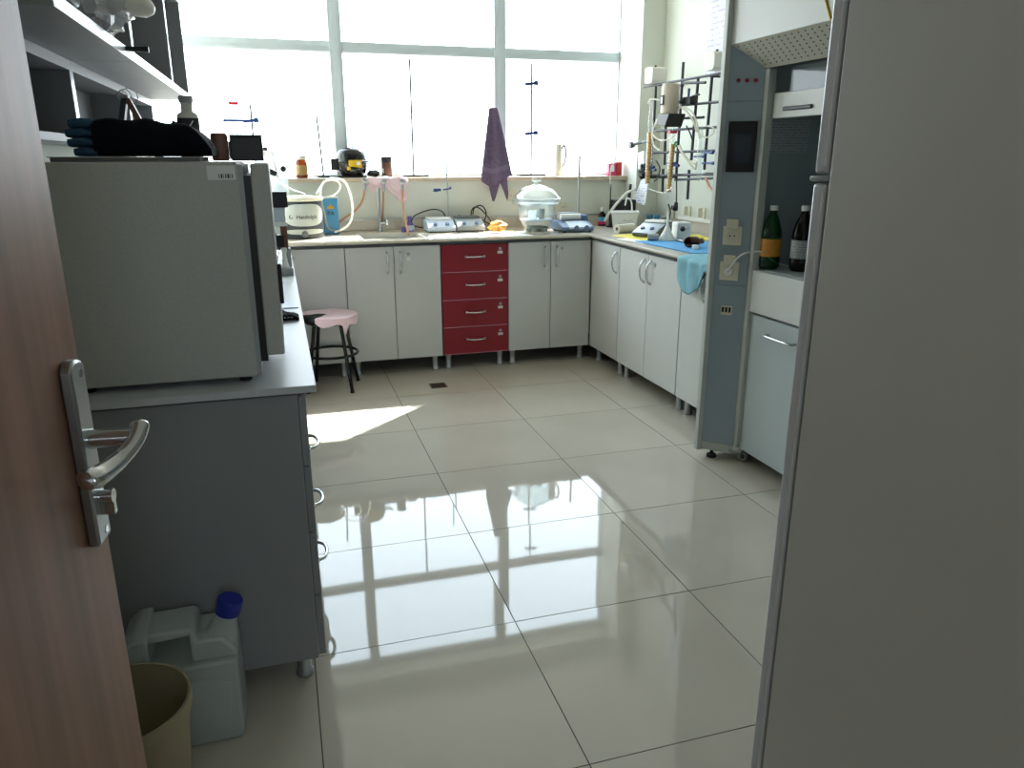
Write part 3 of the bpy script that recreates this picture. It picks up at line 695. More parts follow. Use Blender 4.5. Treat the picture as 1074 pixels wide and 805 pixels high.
B(c.x - .042, c.x + .040, c.y - .02, c.y + .02, c.z, c.z + .062).build('case', 'black', bb, bevel=.003)
B(c.x - .046, c.x - .042, c.y - .015, c.y + .015, c.z + .004, c.z + .05).build('side_knob', 'dark_grey', bb)
B(c.x - .043, c.x + .041, c.y - .021, c.y + .021, c.z + .062, c.z + .067).build('lid', 'dark_grey', bb)
c = onoven(137, 2.34)
cl = thing('standing_clipboard', 'dark clipboard standing tent-like with wire rings behind the bag', 'clipboard', c)
pz = aty(130, 103, 2.34).z
for xa, xb, mm in ((aty(122, 168, 2.34).x, aty(130, 105, 2.34).x, 'black'), (aty(168, 168, 2.34).x, aty(133, 105, 2.34).x, 'brown')):
    MB().add([Vector((x, y, z)) for y in (2.33, 2.36) for x, z in ((xa - .006, OZ + .001), (xa + .012, OZ + .001), (xb + .008, pz), (xb - .005, pz))], [(0, 1, 2, 3), (7, 6, 5, 4), (0, 4, 5, 1), (1, 5, 6, 2), (2, 6, 7, 3), (3, 7, 4, 0)]).build('board', mm, cl)
for dx, rr in ((0, .017), (.012, .02), (-.006, .013)): MB().ring((aty(131, 103, 2.34).x + dx, 2.345, pz + .006), rr, .0012, (.25, 1, .2), 22, 6).build('wire_ring', 'steel', cl)

# ------------------------------------------------------------------ left bench behind the oven
c = atz(301, 289, BT)
mi = thing('bench_microscope', 'small grey-footed instrument with black head and brown arm beside the oven', 'instrument', c)
B(c.x - .05, c.x + .032, c.y - .01, c.y + .14, BT, BT + .035).build('base', 'grey_plastic', mi, bevel=.006)
B(c.x - .015, c.x + .028, c.y + .055, c.y + .10, BT + .035, BT + .12).build('pillar', 'grey_plastic', mi, bevel=.004)
B(c.x - .012, c.x + .018, c.y + .04, c.y + .085, BT + .12, BT + .235).build('arm', 'brown', mi, bevel=.004)
MB().lathe([(.02, 0), (.014, .02), (.009, .06), (.013, .075), (.013, .09)], (c.x - .004, c.y + .03, BT + .036), 16).build('condenser', 'white_plastic', mi)
MB().cyl((c.x - .02, c.y + .045, BT + .13), (c.x - .02, c.y + .045, BT + .185), .022).build('objective', 'black', mi)
B(c.x - .05, c.x + .02, c.y + .02, c.y + .09, BT + .225, BT + .245).build('stage', 'white_plastic', mi, bevel=.002)
B(c.x - .05, c.x + .015, c.y + .02, c.y + .09, BT + .245, BT + .31).build('tube', 'pale_blue', mi, bevel=.003)
B(c.x - .05, c.x + .03, c.y + .015, c.y + .095, BT + .31, BT + .38).build('head', 'black', mi, bevel=.003)
MB().tube(smooth_path([(c.x - .03, c.y + .03, BT + .30), (c.x - .045, c.y + .02, BT + .22), (c.x - .02, c.y + .01, BT + .15), (c.x - .045, c.y + .01, BT + .04)], 6), .003, 6).build('cord', 'rubber', mi)
q = [atz(*x, BT) for x in ((294, 312), (313, 323), (294, 324))]
mono(MB().prism([(v.x, v.y) for v in q], BT + .0005, BT + .004), 'triangle_card', 'pale_blue', 'blue and white triangular card lying on the left bench', 'card')
q0, q1 = atz(295, 336, BT), atz(314, 336, BT)
gc = thing('glasses_case', 'black soft pouch with white stitching on the left bench edge', 'pouch', (q0.x, q0.y, BT))
loft(q0.x - .06, q1.x, lambda a: .022 if a < .8 else .022 - .012 * ((a - .8) / .2), q0.y - .02, q0.y + .05, BT + .0005, n=8, seed=4).build('pouch', 'navy_cloth', gc, smooth=70)
for i in range(6): MB().obox((q0.x - .02 + i * .011, q0.y - .021, BT + .013), (.006, .0015, .0015), ((1, 0, 0), (0, 1, 0), (0, 0, 1))).build('stitch', 'label_white', gc)
q0 = atz(297, 329, BT)
mono(MB().add([(q0.x - .02, q0.y, BT + .001), (q0.x + .014, q0.y, BT + .001), (q0.x + .014, q0.y + .03, BT + .001), (q0.x - .02, q0.y + .03, BT + .001), (q0.x - .015, q0.y + .01, BT + .03), (q0.x - .013, q0.y + .02, BT + .03)], [(3, 2, 1, 0), (0, 1, 4), (1, 2, 5, 4), (2, 3, 5), (3, 0, 4, 5)]), 'blue_wedge', 'blue_plastic', 'bright blue plastic wedge behind the black pouch on the left bench', 'wedge')

# ------------------------------------------------------------------ floor things at the left
jc = atz(225, 779, 0)
jr = thing('jerrycan', 'translucent white jerrycan with blue screw cap on the floor before the bench', 'jerrycan', (jc.x, jc.y + .075, 0))
x0, x1 = atz(146, 779, 0).x, atz(258, 779, 0).x; ya, yb = jc.y, jc.y + .15
H = .30
pr = [(x0 + .012, .0), (x1 - .012, .0), (x1, .012), (x1, H * .80), (x1 - .016, H * .88), (x1 - .06, H * .90), (x1 - .075, H), (x1 - .095, H * 1.03), (x0 + .085, H * 1.0), (x0 + .075, H * 1.02), (x0 + .035, H * 1.02), (x0, H * .92), (x0, .012)]
body = MB()
hole = [(x1 - .095, H * .92), (x0 + .085, H * .90), (x0 + .085, H * .72), (x1 - .105, H * .74)]
body.prism([(x0 + .012, 0), (x1 - .012, 0), (x1, .012), (x1, H * .74), (x0, H * .74), (x0, .012)], ya, yb, 'y')
body.prism([(x0, H * .741), (x0 + .06, H * .741), (x0 + .06, H * 1.04), (x0 + .03, H * 1.04), (x0, H * .95)], ya, yb, 'y')
body.prism([(x1 - .10, H * .741), (x1, H * .741), (x1, H * .80), (x1 - .03, H * .93), (x1 - .085, H * .93), (x1 - .085, H * 1.0), (x1 - .10, H * 1.03)], ya + .015, yb - .015, 'y')
body.build('can_body', 'jerry', jr, bevel=.014, seg=3)
MB().prism([(x0 + .045, H * .95), (x1 - .09, H * .97), (x1 - .09, H * 1.04), (x0 + .045, H * 1.03)], ya + .02, yb - .02, 'y').build('grip', 'jerry', jr, bevel=.008)
nk = Vector((x1 - .024, (ya + yb) / 2 - .02, H * .97)); na = Vector((.32, -.05, 1)).normalized()
MB().lathe([(.038, -.045), (.036, -.02), (.028, .008), (.025, .03), (.025, .05)], nk, 20, na).build('neck', 'jerry', jr)
MB().lathe([(.029, .032), (.030, .034), (.030, .066), (.028, .070), (0, .071)], nk, 22, na).build('screw_cap', 'blue_plastic', jr)
MB().prism([(x0 + .06, .03), (x1 - .03, .05), (x1 - .02, H * .55), (x1 - .09, H * .62), (x0 + .07, H * .5)], ya - .003, ya + .001, 'y').build('embossed_panel', 'jerry', jr, bevel=.002)
wc = atz(140, 778, 0)
cn2 = thing('plastic_canister', 'white plastic canister behind the beige bin, half hidden by the door', 'canister', (x0 - .12, 1.735, 0))
B(x0 - .2, x0 - .012, 1.66, 1.81, 0, H * .86).build('can_body', 'jerry', cn2, bevel=.02, seg=3)
MB().lathe([(.02, 0), (.02, .03), (0, .03)], (x0 - .15, 1.735, H * .86), 16).build('cap', 'white_plastic', cn2)
bz = .272; bc = atz(133, 718, bz); R_ = .135
bn = thing('waste_bin', 'open beige plastic bin in front of the jerrycan, beside the door', 'bin', (bc.x, bc.y - .06, 0))
MB().lathe([(0, .002), (R_ * .78, .002), (R_ * .80, .006), (R_ * .955, bz - .03), (R_, bz - .028), (R_, bz), (R_ * .96, bz), (R_ * .93, bz - .03), (R_ * .78, .012), (0, .012)], (bc.x, bc.y - .06, 0), 36).build('bin_body', 'bin', bn, smooth=50)

# ------------------------------------------------------------------ stool with pink plastic
sc_ = atz(345, 400, 0); sx0, sy0 = .245, 4.662; ZS = .445
sl = thing('stool', 'round black stool with pink plastic thrown over its seat', 'stool', (sx0, sy0, 0))
MB().lathe([(0, ZS - .03), (.145, ZS - .03), (.158, ZS - .018), (.161, ZS), (.15, ZS + .014), (0, ZS + .018)], (sx0, sy0, 0), 32).build('seat', 'black', sl, smooth=60)
for a in (-58, 32, 122, 212):
    a = math.radians(a); ca, sa_ = math.cos(a), math.sin(a)
    MB().tube([(sx0 + .11 * ca, sy0 + .11 * sa_, ZS - .03), (sx0 + .186 * ca, sy0 + .186 * sa_, .008)], .011, 10).build('leg', 'black_gloss', sl)
    MB().cyl((sx0 + .186 * ca, sy0 + .186 * sa_, 0), (sx0 + .186 * ca, sy0 + .186 * sa_, .012), .013, n=10).build('foot', 'rubber', sl)
MB().ring((sx0, sy0, .222), .158, .009, n=32).build('foot_ring', 'black_gloss', sl)
def pink(a, b):
    th = math.radians(-122 + 300 * a); r = .166 * min(1, b * 1.7)
    drop = 0 if b < .6 else (b - .6) / .4 * (.028 + .030 * max(0, 1 - abs(a - .12) / .13) + .045 * max(0, 1 - abs(a - .30) / .08) + .012 * math.sin(37 * a) + .07 * max(0, 1 - abs(a - .205) / .02))
    rr = r + (.005 + .007 * math.sin(29 * a) * (b - .5) if b >= .58 else 0)
    return (sx0 + rr * math.cos(th), sy0 + rr * math.sin(th), ZS + .020 - drop + .0025 * math.sin(31 * a + 9 * b) * b + .002 * math.sin(14 * b + 5 * a))
pf = MB().grid(pink, 64, 16)
mono(pf, 'pink_plastic_sheet', 'pink_film', 'thin pink plastic sheet draped over the round stool seat', 'plastic sheet', smooth=60, solid=.0015)

# floor drain
q = [atz(*x, 0) for x in ((448, 403), (467, 401), (470, 405.5), (453, 407))]
dcx, dcy = sum(v.x for v in q) / 4, sum(v.y for v in q) / 4
fd = thing('floor_drain', 'small square metal floor drain grate in the tiles before the red drawers', 'drain', (dcx, dcy, 0))
B(dcx - .052, dcx + .052, dcy - .052, dcy + .052, -.0005, .002).build('frame_plate', 'brown', fd)
for i in range(6): B(dcx - .044, dcx + .044, dcy - .044 + i * .0155, dcy - .036 + i * .0155, .002, .0035).build('grate_bar', 'hole', fd)
#@@PART3
# ------------------------------------------------------------------ things on the tiled counter
def oc(u, y, z=None):
    v = aty(u, 245, y); return Vector((v.x, y, (WT + .0005) if z is None else z))
def pathy(pts, y, n=6): return smooth_path([aty(u, v, y) for u, v in pts], n)
def pathx(pts, x, n=6): return smooth_path([atx(u, v, x) for u, v in pts], n)
def zy(v, y, u=450): return aty(u, v, y).z

# rotary evaporator bath, round, with curved white front panel
c = oc(317.5, 5.22); R_ = .138; zt = zy(206, 5.2, 320)
bt = thing('heating_bath', 'round grey and white heating bath lettered Heidolph at the counter end', 'heating bath', c)
hb = zt - c.z
MB().lathe([(0, 0), (R_ * .96, 0), (R_, .012), (R_, hb * .85), (R_ * .97, hb * .95), (R_ * .9, hb * .95)], c, 40).build('housing', 'bath_body', bt, smooth=50)
MB().lathe([(R_ * 1.0, hb * .90), (R_ * 1.035, hb * .92), (R_ * 1.035, hb * .99), (R_ * .98, hb), (R_ * .9, hb * .98), (R_ * .88, hb * .6), (0, hb * .58)], c, 40).build('rim', 'cream_plastic', bt, smooth=50)
def panel(a, b, ze=hb * .50, he=hb * .28, span=1.06, r=R_ + .0025):
    t_ = (a - .5) * 2; th = -PI / 2 + .12 + span * t_; h = he * math.sqrt(max(0.02, 1 - abs(t_) ** 3.2))
    return (c.x + r * math.cos(th), c.y + r * math.sin(th), c.z + ze + .02 + h * (b - .5) * 2 * .95)
fp = MB().grid(panel, 24, 6).build('front_panel', 'bath_panel', bt, smooth=60)
MB().grid(lambda a, b: panel(a, b, hb * .10, hb * .065, 1.0, R_ + .004), 18, 2).build('control_strip', 'bath_panel', bt, smooth=60)
kz = c + Vector((.01, -R_ - .004, hb * .12))
MB().cyl(kz + Vector((0, .01, 0)), kz + Vector((0, -.016, 0)), .021, .019, 18).build('control_knob', 'dark_grey', bt)
tx = text('brand_lettering', 'Heidolph', .036, (0, 0, 0), (1, 0, 0), (0, 0, 1), 'ink', bt, depth=.0005)
base = c - OFF[bt.name]
lx = [v.co + OFF[bt.name] for v in tx.data.vertices]
for v, p in zip(tx.data.vertices, lx):
    th = -PI / 2 + .22 + p.x / R_; r = R_ + .0032 - p.y * .5
    v.co = Vector((r * math.cos(th), r * math.sin(th), p.z + hb * .53))
lg = Vector((c.x - .051, c.y - R_ - .001, c.z + hb * .53))
MB().ring((c.x + (R_ + .003) * math.cos(-PI / 2 - .50), c.y + (R_ + .003) * math.sin(-PI / 2 - .50), c.z + hb * .535), .010, .0024, (-.45, -.9, 0), 14, 6, 4.4, 1.2).build('brand_mark', 'ink', bt)
# blue can behind
c = oc(348, 5.42)
cn_ = thing('solvent_can', 'blue rectangular solvent can with gold emblem beside the heating bath', 'can', c)
hh = zy(207, 5.4, 348) - c.z
B(c.x - .052, c.x + .052, c.y - .045, c.y + .045, c.z, c.z + hh).build('can_body', 'blue_can', cn_, bevel=.008, seg=3)
B(c.x - .053, c.x + .053, c.y - .046, c.y + .046, c.z + hh - .006, c.z + hh + .004).build('top_rim', 'steel', cn_, bevel=.004)
em = MB(); ey = c.y - .0462
em.prism([(c.x - .026, c.z + hh * .70), (c.x + .026, c.z + hh * .70), (c.x + .02, c.z + hh * .77), (c.x + .008, c.z + hh * .77), (c.x, c.z + hh * .84), (c.x - .008, c.z + hh * .77), (c.x - .02, c.z + hh * .77)], ey - .001, ey + .001, 'y').build('emblem', 'gold', cn_)
text('can_lettering', 'PA', .04, (c.x, ey - .0005, c.z + hh * .57), (1, 0, 0), (0, 0, 1), 'ink', cn_)
# tubing loops, cable
mono(MB().tube(pathy([(336, 206), (336.5, 197), (341, 190), (351, 187.5), (362, 191), (369, 210), (369, 228), (363, 238), (351, 243.5)], 5.27, 7), .0065, 8), 'plastic_tubing', 'tubing', 'translucent tubing in a tall loop right of the heating bath', 'tubing')
mono(MB().tube(pathy([(332, 203), (341, 190), (352, 189), (357, 196), (350, 205), (338, 208.5), (340, 222), (344, 238), (352, 242)], 5.36, 7), .006, 8), 'plastic_tubing', 'tubing', 'translucent tubing curled in a small loop above the blue can', 'tubing')
mono(MB().tube(pathy([(281, 150), (288, 172), (293, 190), (304, 198), (320, 204)], 5.32, 7), .006, 8), 'white_cable', 'white_plastic', 'white cable running down to the heating bath behind the oven', 'cable')
mono(MB().obox(aty(286, 181, 5.30), (.05, .03, .035), ((1, 0, -.4), (0, 1, 0), (.4, 0, 1))), 'cable_plug', 'black', 'black plug hanging on the white cable beside the oven door', 'plug', bevel=.004)
c = oc(292, 5.42)
pc = thing('plastic_container', 'pale plastic container with a black knob in the far left corner', 'container', c)
hh = zy(158, 5.42, 290) - c.z
B(c.x - .11, c.x + .09, c.y - .06, c.y + .07, c.z, c.z + hh - .03).build('tank', 'milk_plastic', pc, bevel=.012, seg=3)
B(c.x - .115, c.x + .02, c.y - .065, c.y + .075, c.z + hh - .03, c.z + hh).build('lid', 'white_plastic', pc, bevel=.006)
kp = aty(297, 177, c.y - .06); MB().cyl(kp, kp - Vector((0, .02, 0)), .018).build('knob', 'black', pc)
MB().lathe([(.02, 0), (.02, .02), (0, .022)], (c.x - .04, c.y, c.z + hh), 14).build('filler_cap', 'black', pc)
# wall taps above the sink
for i, (u, v) in enumerate(((382, 189), (402, 190), (421.5, 190.5))):
    p = aty(u, v, 5.52)
    lab = ['leftmost chrome wall tap with a hose curving away to the left', 'middle chrome wall tap with a hose dropping straight down', 'rightmost chrome wall tap, its hose ending in the sink'][i]
    t = thing('wall_tap', lab, 'tap', (p.x, YB - .001, p.z))
    MB().cyl((p.x, YB - .001, p.z), (p.x, YB - .012, p.z), .02).build('flange', 'chrome', t)
    MB().cyl((p.x, YB - .01, p.z), (p.x, 5.50, p.z), .010).build('spout', 'chrome', t)
    MB().lathe([(0, -.004), (.018, -.004), (.02, 0), (.02, .012), (.012, .018), (0, .018)], (p.x, 5.498, p.z), 14, (0, -1, 0)).build('hand_wheel', 'steel', t)
    MB().lathe([(.009, 0), (.0115, -.01), (.0115, -.05), (.008, -.065)], (p.x, 5.515, p.z - .005), 14).build('nozzle', 'steel', t)
    hp_ = [[(382, 197), (381.5, 205), (378, 214), (371, 222), (361, 229), (352, 236)], [(402, 197), (402, 212), (401.5, 225), (401.5, 236)], [(421.5, 198), (422.5, 212), (424, 226), (427, 240), (428.5, 246)]][i]
    mono(MB().tube(smooth_path([aty(a, b, 5.515 if i < 2 else 5.515 - .22 * max(0, (b - 206) / 40)) for a, b in hp_], 6), .0075, 9), 'rubber_hose', 'copper_hose',
         ['amber rubber hose bending left from the first wall tap', 'amber rubber hose hanging straight from the middle wall tap', 'amber rubber hose running from the last wall tap into the sink'][i], 'hose')
# sink mixer post
c = oc(399, 5.49)
fa = thing('sink_faucet', 'chrome pillar faucet with side lever behind the sink', 'faucet', c)
zt = zy(197, 5.48, 398)
MB().lathe([(.02, 0), (.02, .01), (.013, .016), (.013, .16), (.0105, .165), (.0105, zt - c.z), (0, zt - c.z)], c, 16).build('pillar', 'steel', fa)
MB().cyl(c + Vector((0, 0, .055)), c + Vector((.05, -.02, .06)), .009, n=12).build('valve_arm', 'chrome', fa)
MB().cyl(c + Vector((.048, -.02, .045)), c + Vector((.048, -.02, .085)), .011, n=12).build('lever', 'chrome', fa)
# plastic bag draped over the sill at the taps
def sbag(a, b):
    p = aty(385 + 41 * a, 183, 5.53); L = .05 + .10 * a + .03 * math.sin(9 * a)
    return (p.x + .01 * math.sin(11 * b), 5.542 - .015 * math.sin(PI * min(1, b * 1.6)) - .012 + .006 * math.sin(13 * a), SILL + .006 - L * b * 1.05 + .004 * math.sin(17 * a))
mono(MB().grid(sbag, 20, 10), 'plastic_sheet', 'pink_film', 'pink and white plastic sheet hanging from the sill behind the taps', 'plastic sheet', smooth=60, solid=.0015)
c = oc(430, 5.43)
pu = thing('purple_bottle', 'small purple bottle with white label behind the sink hose', 'bottle', c)
MB().lathe([(0, 0), (.03, 0), (.03, .045), (.022, .06), (.012, .07), (.012, .082)], c, 18).build('bottle_body', 'purple', pu)
MB().lathe([(.0305, .008), (.0312, .009), (.0312, .042), (.0305, .043)], c, 18).build('label_band', 'pale_blue', pu)
MB().lathe([(.014, .08), (.014, .105), (0, .107)], c, 14).build('cap', 'purple', pu)
c2 = c + Vector((-.045, -.03, 0)); mono(MB().lathe([(0, 0), (.022, 0), (.022, .028), (.018, .034), (0, .035)], c2, 16), 'purple_pot', 'purple', 'low purple pot beside the small purple bottle', 'pot')

def stirrer(u, y, w_, d_, h, label, bm, pm, nk, cord):
    c = oc(u, y); t = thing('magnetic_stirrer', label, 'stirrer', c)
    MB().prism([(c.y, c.z + .006), (c.y, c.z + h * .35), (c.y + d_ * .42, c.z + h * .85), (c.y + d_, c.z + h * .85), (c.y + d_, c.z + .006)], c.x - w_ / 2, c.x + w_ / 2, 'x').build('housing', bm, t, bevel=.006)
    B(c.x - w_ * .42, c.x + w_ * .42, c.y + d_ * .42, c.y + d_ * .97, c.z + h * .86, c.z + h).build('plate', pm, t, bevel=.004)
    sl_ = Vector((0, -h * .5, d_ * .42)).normalized()
    for k in range(nk):
        p = Vector((c.x + w_ * (-.22 + .44 * k / max(1, nk - 1)), c.y + d_ * .16, c.z + h * .54))
        MB().lathe([(.014, 0), (.013, .012), (0, .013)], p, 14, sl_).build('control_knob', 'steel_blue', t)
    for sx_ in (-1, 1):
        for yy in (c.y + .02, c.y + d_ - .02): MB().cyl((c.x + sx_ * w_ * .42, yy, c.z), (c.x + sx_ * w_ * .42, yy, c.z + .008), .01, n=10).build('foot', 'rubber', t)
    MB().tube(cord, .0042, 8).build('power_cord', 'rubber', t)
    return t, c
t, c = stirrer(464, 5.27, .195, .20, .095, 'white magnetic stirrer with two blue knobs right of the sink', 'pale_blue', 'white_plastic', 2, pathy([(468, 230), (464, 222), (455, 219.5), (444, 222), (434, 227), (432, 235), (441, 238.5), (449, 238)], 5.50))
rod = MB().cyl(aty(470, 229, 5.46), aty(467.5, 146, 5.46), .0055, n=10).build('support_rod', 'steel', t)
p = aty(463, 199, 5.45)
cl_ = MB().obox(p + Vector((-.03, 0, 0)), (.05, .02, .018), ((1, 0, 0), (0, 1, 0), (0, 0, 1))).obox(p + Vector((.035, 0, .004)), (.05, .012, .010), ((1, 0, .15), (0, 1, 0), (0, 0, 1))).cyl(p + Vector((-.06, 0, -.006)), p + Vector((-.03, 0, -.012)), .004, n=8).cyl(p + Vector((.07, 0, .005)), p + Vector((.06, 0, .02)), .006, n=8).build('rod_clamp', 'blue_clamp', t, bevel=.002)
t, c = stirrer(494.5, 5.27, .20, .20, .10, 'grey steel stirrer with dark plate and looping black cord, left of the orange peel', 'grey_plastic', 'dark_grey', 2, pathy([(484, 228), (481, 226), (480, 234), (478, 238)], 5.46))
mono(MB().tube(pathy([(496, 225), (497, 219), (502, 215.5), (507, 217), (510, 224), (508, 232)], 5.49), .0045, 8), 'black_cable', 'rubber', 'small loop of black cable behind the grey steel stirrer', 'cable')
mono(MB().tube(pathy([(494, 226), (495, 220), (499, 217), (505, 220), (513, 229), (516, 236), (505, 230), (509, 236)], 5.52), .0045, 8), 'black_cable', 'rubber', 'larger tangled black cable behind the grey stirrer and orange peel', 'cable')
c = oc(524, 5.10)
mono(crumple((c.x, c.y + .04, c.z + .045), (.066, .05, .036), 11, amp=.2), 'orange_peel', 'orange', 'crumpled bright orange peel on the counter left of the glass desiccator', 'peel', smooth=35)
q = [atz(*x, WT) for x in ((436, 243.5), (530, 244), (531, 246.5), (450, 247))]
pq = [(.93, 4.90), (1.62, 4.88), (1.60, 5.10), (1.45, 5.09), (1.30, 5.12), (.99, 5.10)]
mono(MB().prism(pq, WT + .0003, WT + .0016), 'paper_towel', 'paper', 'white paper laid flat in the sun in front of the stirrers', 'paper')
# glass desiccator
c = oc(562.5, 5.07); 
ds = thing('glass_desiccator', 'large clear glass desiccator with domed knobbed lid on the counter', 'desiccator', c)
MB().lathe([(0, .001), (.082, .001), (.086, .008), (.088, .04), (.112, .078), (.124, .09), (.133, .185), (.168, .198), (.170, .212), (.158, .214), (.121, .19), (.118, .095), (.08, .045), (.078, .010), (0, .008)], c, 44).build('bowl', 'glass_thick', ds, smooth=50)
MB().lathe([(0, .009), (.076, .0095), (.077, .04), (.05, .047), (0, .05)], c, 30).build('desiccant', 'granules', ds)
MB().lathe([(0, .088), (.112, .088), (.112, .093), (0, .093)], c, 30).build('plate', 'pale_blue', ds)
MB().lathe([(.170, .2145), (.171, .232), (.157, .238), (.146, .256), (.118, .286), (.075, .308), (.034, .318), (.02, .323), (.018, .342), (.034, .348), (.038, .362), (.03, .374), (0, .376), (0, .36), (.008, .328), (.03, .312), (.073, .301), (.113, .280), (.140, .252), (.150, .232), (.150, .2145)], c, 44).build('lid', 'glass_thick', ds, smooth=50)
MB().lathe([(0, 0), (.03, 0), (.032, .05), (.028, .06)], c + Vector((-.03, 0, .0935)), 18).build('inner_dish', 'milk_plastic', ds)
MB().lathe([(0, 0), (.022, 0), (.022, .07), (.018, .07)], c + Vector((.045, .02, .0935)), 18).build('inner_dish', 'grey_plastic', ds)
# blue instrument in the corner
c = oc(604.5, 5.02)
bl = thing('blue_balance', 'blue-grey bench instrument with white roller in the counter corner', 'instrument', c)
MB().prism([(c.y - .02, c.z + .008), (c.y - .02, c.z + .035), (c.y + .08, c.z + .07), (c.y + .22, c.z + .07), (c.y + .22, c.z + .008)], c.x - .115, c.x + .125, 'x').build('housing', 'steel_blue', bl, bevel=.008)
MB().prism([(c.y - .021, c.z + .022), (c.y - .021, c.z + .036), (c.y + .075, c.z + .0725), (c.y + .075, c.z + .06)], c.x - .06, c.x + .10, 'x').build('front_cover', 'pale_blue', bl, bevel=.004)
for dx in (-.01, .065): MB().cyl((c.x + dx, c.y - .02, c.z + .03), (c.x + dx, c.y - .035, c.z + .034), .016, n=14).build('control_knob', 'steel_blue', bl)
MB().cyl((c.x - .075, c.y + .12, c.z + .095), (c.x + .07, c.y + .12, c.z + .095), .024, n=20).build('roller', 'white_plastic', bl)
B(c.x - .07, c.x + .075, c.y + .15, c.y + .21, c.z + .07, c.z + .125).build('rear_block', 'grey_plastic', bl, bevel=.005)
B(c.x + .085, c.x + .12, c.y + .08, c.y + .2, c.z + .07, c.z + .11).build('side_block', 'steel_blue', bl, bevel=.004)
for sx_ in (-.09, .10):
    for yy in (0, .19): MB().cyl((c.x + sx_, c.y + yy, c.z), (c.x + sx_, c.y + yy, c.z + .01), .012, n=10).build('foot', 'rubber', bl)
p0 = oc(605.5, 5.40); pt = aty(608, 163, 5.40)
sr = thing('support_stand', 'plain steel rod stand rising behind the blue instrument', 'stand', p0)
B(p0.x - .07, p0.x + .07, p0.y - .045, p0.y + .045, p0.z, p0.z + .012).build('base', 'dark_grey', sr, bevel=.002)
MB().cyl((p0.x, p0.y, p0.z + .01), (pt.x, p0.y, pt.z), .009, n=12).build('rod', 'steel', sr)
# sockets on the window wall
for u, v, lab in ((590, 217, 'double wall socket behind the blue instrument under the window sill'), (537, 205, 'wall socket half hidden by the hanging towel')):
    p = aty(u, v, YB); t = thing('wall_socket', lab, 'socket', (p.x, YB, p.z - .04))
    socket_on(Vector((p.x, YB - .0005, p.z)), Vector((1, 0, 0)), Vector((0, -1, 0)), t, flap=False, name='face_plate')
# brown reagent bottle in the corner
c = oc(631, 5.45)
rb = thing('brown_bottle', 'small brown bottle with white cap and blue-pink label in the corner', 'bottle', c)
MB().lathe([(0, 0), (.029, 0), (.03, .004), (.03, .075), (.024, .09), (.012, .1), (.012, .112)], c, 20).build('bottle_body', 'brown_glass', rb, smooth=60)
MB().lathe([(.0303, .012), (.031, .013), (.031, .042), (.0303, .043)], c, 20).build('label_lower', 'magenta', rb)
MB().lathe([(.0303, .036), (.0312, .037), (.0312, .066), (.0303, .067)], c, 20).build('label_upper', 'cyan', rb)
MB().lathe([(.0145, .108), (.0145, .135), (.012, .138), (0, .138)], c, 16).build('cap', 'white_plastic', rb)
# ------------------------------------------------------------------ right-hand counter
c = atz(655, 241.5, WT)
tb = thing('white_tub', 'white plastic tub with writing, standing at the corner of the side counter', 'tub', (c.x + .02, c.y + .05, WT), local=True, rz=math.radians(-24))
m = MB(); h_ = aty(656, 222, c.y).z - WT; zt = WT + h_; tx1 = c.x + .12
lo = [(-.08, -.055), (.08, -.055), (.08, .075), (-.08, .075)]; hi = [(-.095, -.068), (.095, -.068), (.095, .088), (-.095, .088)]
def inset(q, d_): return [(q[0][0] + d_, q[0][1] + d_), (q[1][0] - d_, q[1][1] + d_), (q[2][0] - d_, q[2][1] - d_), (q[3][0] + d_, q[3][1] - d_)]
loops = [(lo, .001), (hi, h_ - .012), (inset(hi, -.006), h_ - .012), (inset(hi, -.006), h_), (inset(hi, .005), h_), (inset(lo, .005), .006)]
for q, z in loops: m.v += [Vector((a, b, z)) for a, b in q]
for i in range(len(loops) - 1):
    for j in range(4): m.f.append((4 * i + j, 4 * i + (j + 1) % 4, 4 * i + 4 + (j + 1) % 4, 4 * i + 4 + j))
m.f += [(3, 2, 1, 0), tuple(4 * (len(loops) - 1) + j for j in range(4))]
m.build('tub_body', 'white_plastic', tb, bevel=.003)
for k, (hx_, hz_, tilt) in enumerate(((-.02, 0, .4), (-.012, .004, -.3), (-.004, 0, .9), (.008, .001, .2), (.016, -.002, -.5), (.024, .002, .6), (.036, .006, .9))):
    MB().obox((hx_ + .015, -.0655, h_ * .52 + hz_), (.009, .0012, .003), ((1, 0, tilt), (0, 1, 0), (-tilt, 0, 1))).build('pen_stroke', 'dark_grey', tb)
# black unit behind the tub
p = oc(655, 5.27)
bk = thing('black_power_unit', 'black box with upright lever and pale tube behind the white tub', 'device', p)
B(p.x - .075, p.x + .085, p.y, p.y + .11, p.z, p.z + .20).build('case', 'black', bk, bevel=.006)
q0, q1 = aty(659, 212, 5.29), aty(661.5, 193, 5.29); MB().cyl(q0, q1, .016, .009, 10).build('lever', 'black', bk)
q0, q1 = aty(639.5, 226, 5.33), aty(640, 196, 5.33)
sp_ = thing('thin_probe', 'thin black upright probe standing left of the black box', 'probe', (q0.x, 5.33, WT + .0005))
MB().lathe([(.025, 0), (.025, .008), (.006, .012), (.006, .16), (.0045, .165), (.0045, q1.z - WT)], (q0.x, 5.33, WT + .0005), 12).build('shaft', 'black', sp_)
MB().cyl((q0.x, 5.33, q1.z), (q0.x, 5.33, q1.z + .02), .008, n=10).build('tip', 'steel', sp_)
mono(MB().tube(pathy([(634, 232), (640, 222), (650, 210), (658, 202), (667, 198)], 5.24), .009, 10), 'grey_hose', 'off_white', 'pale hose rising from the corner over the white tub', 'hose')
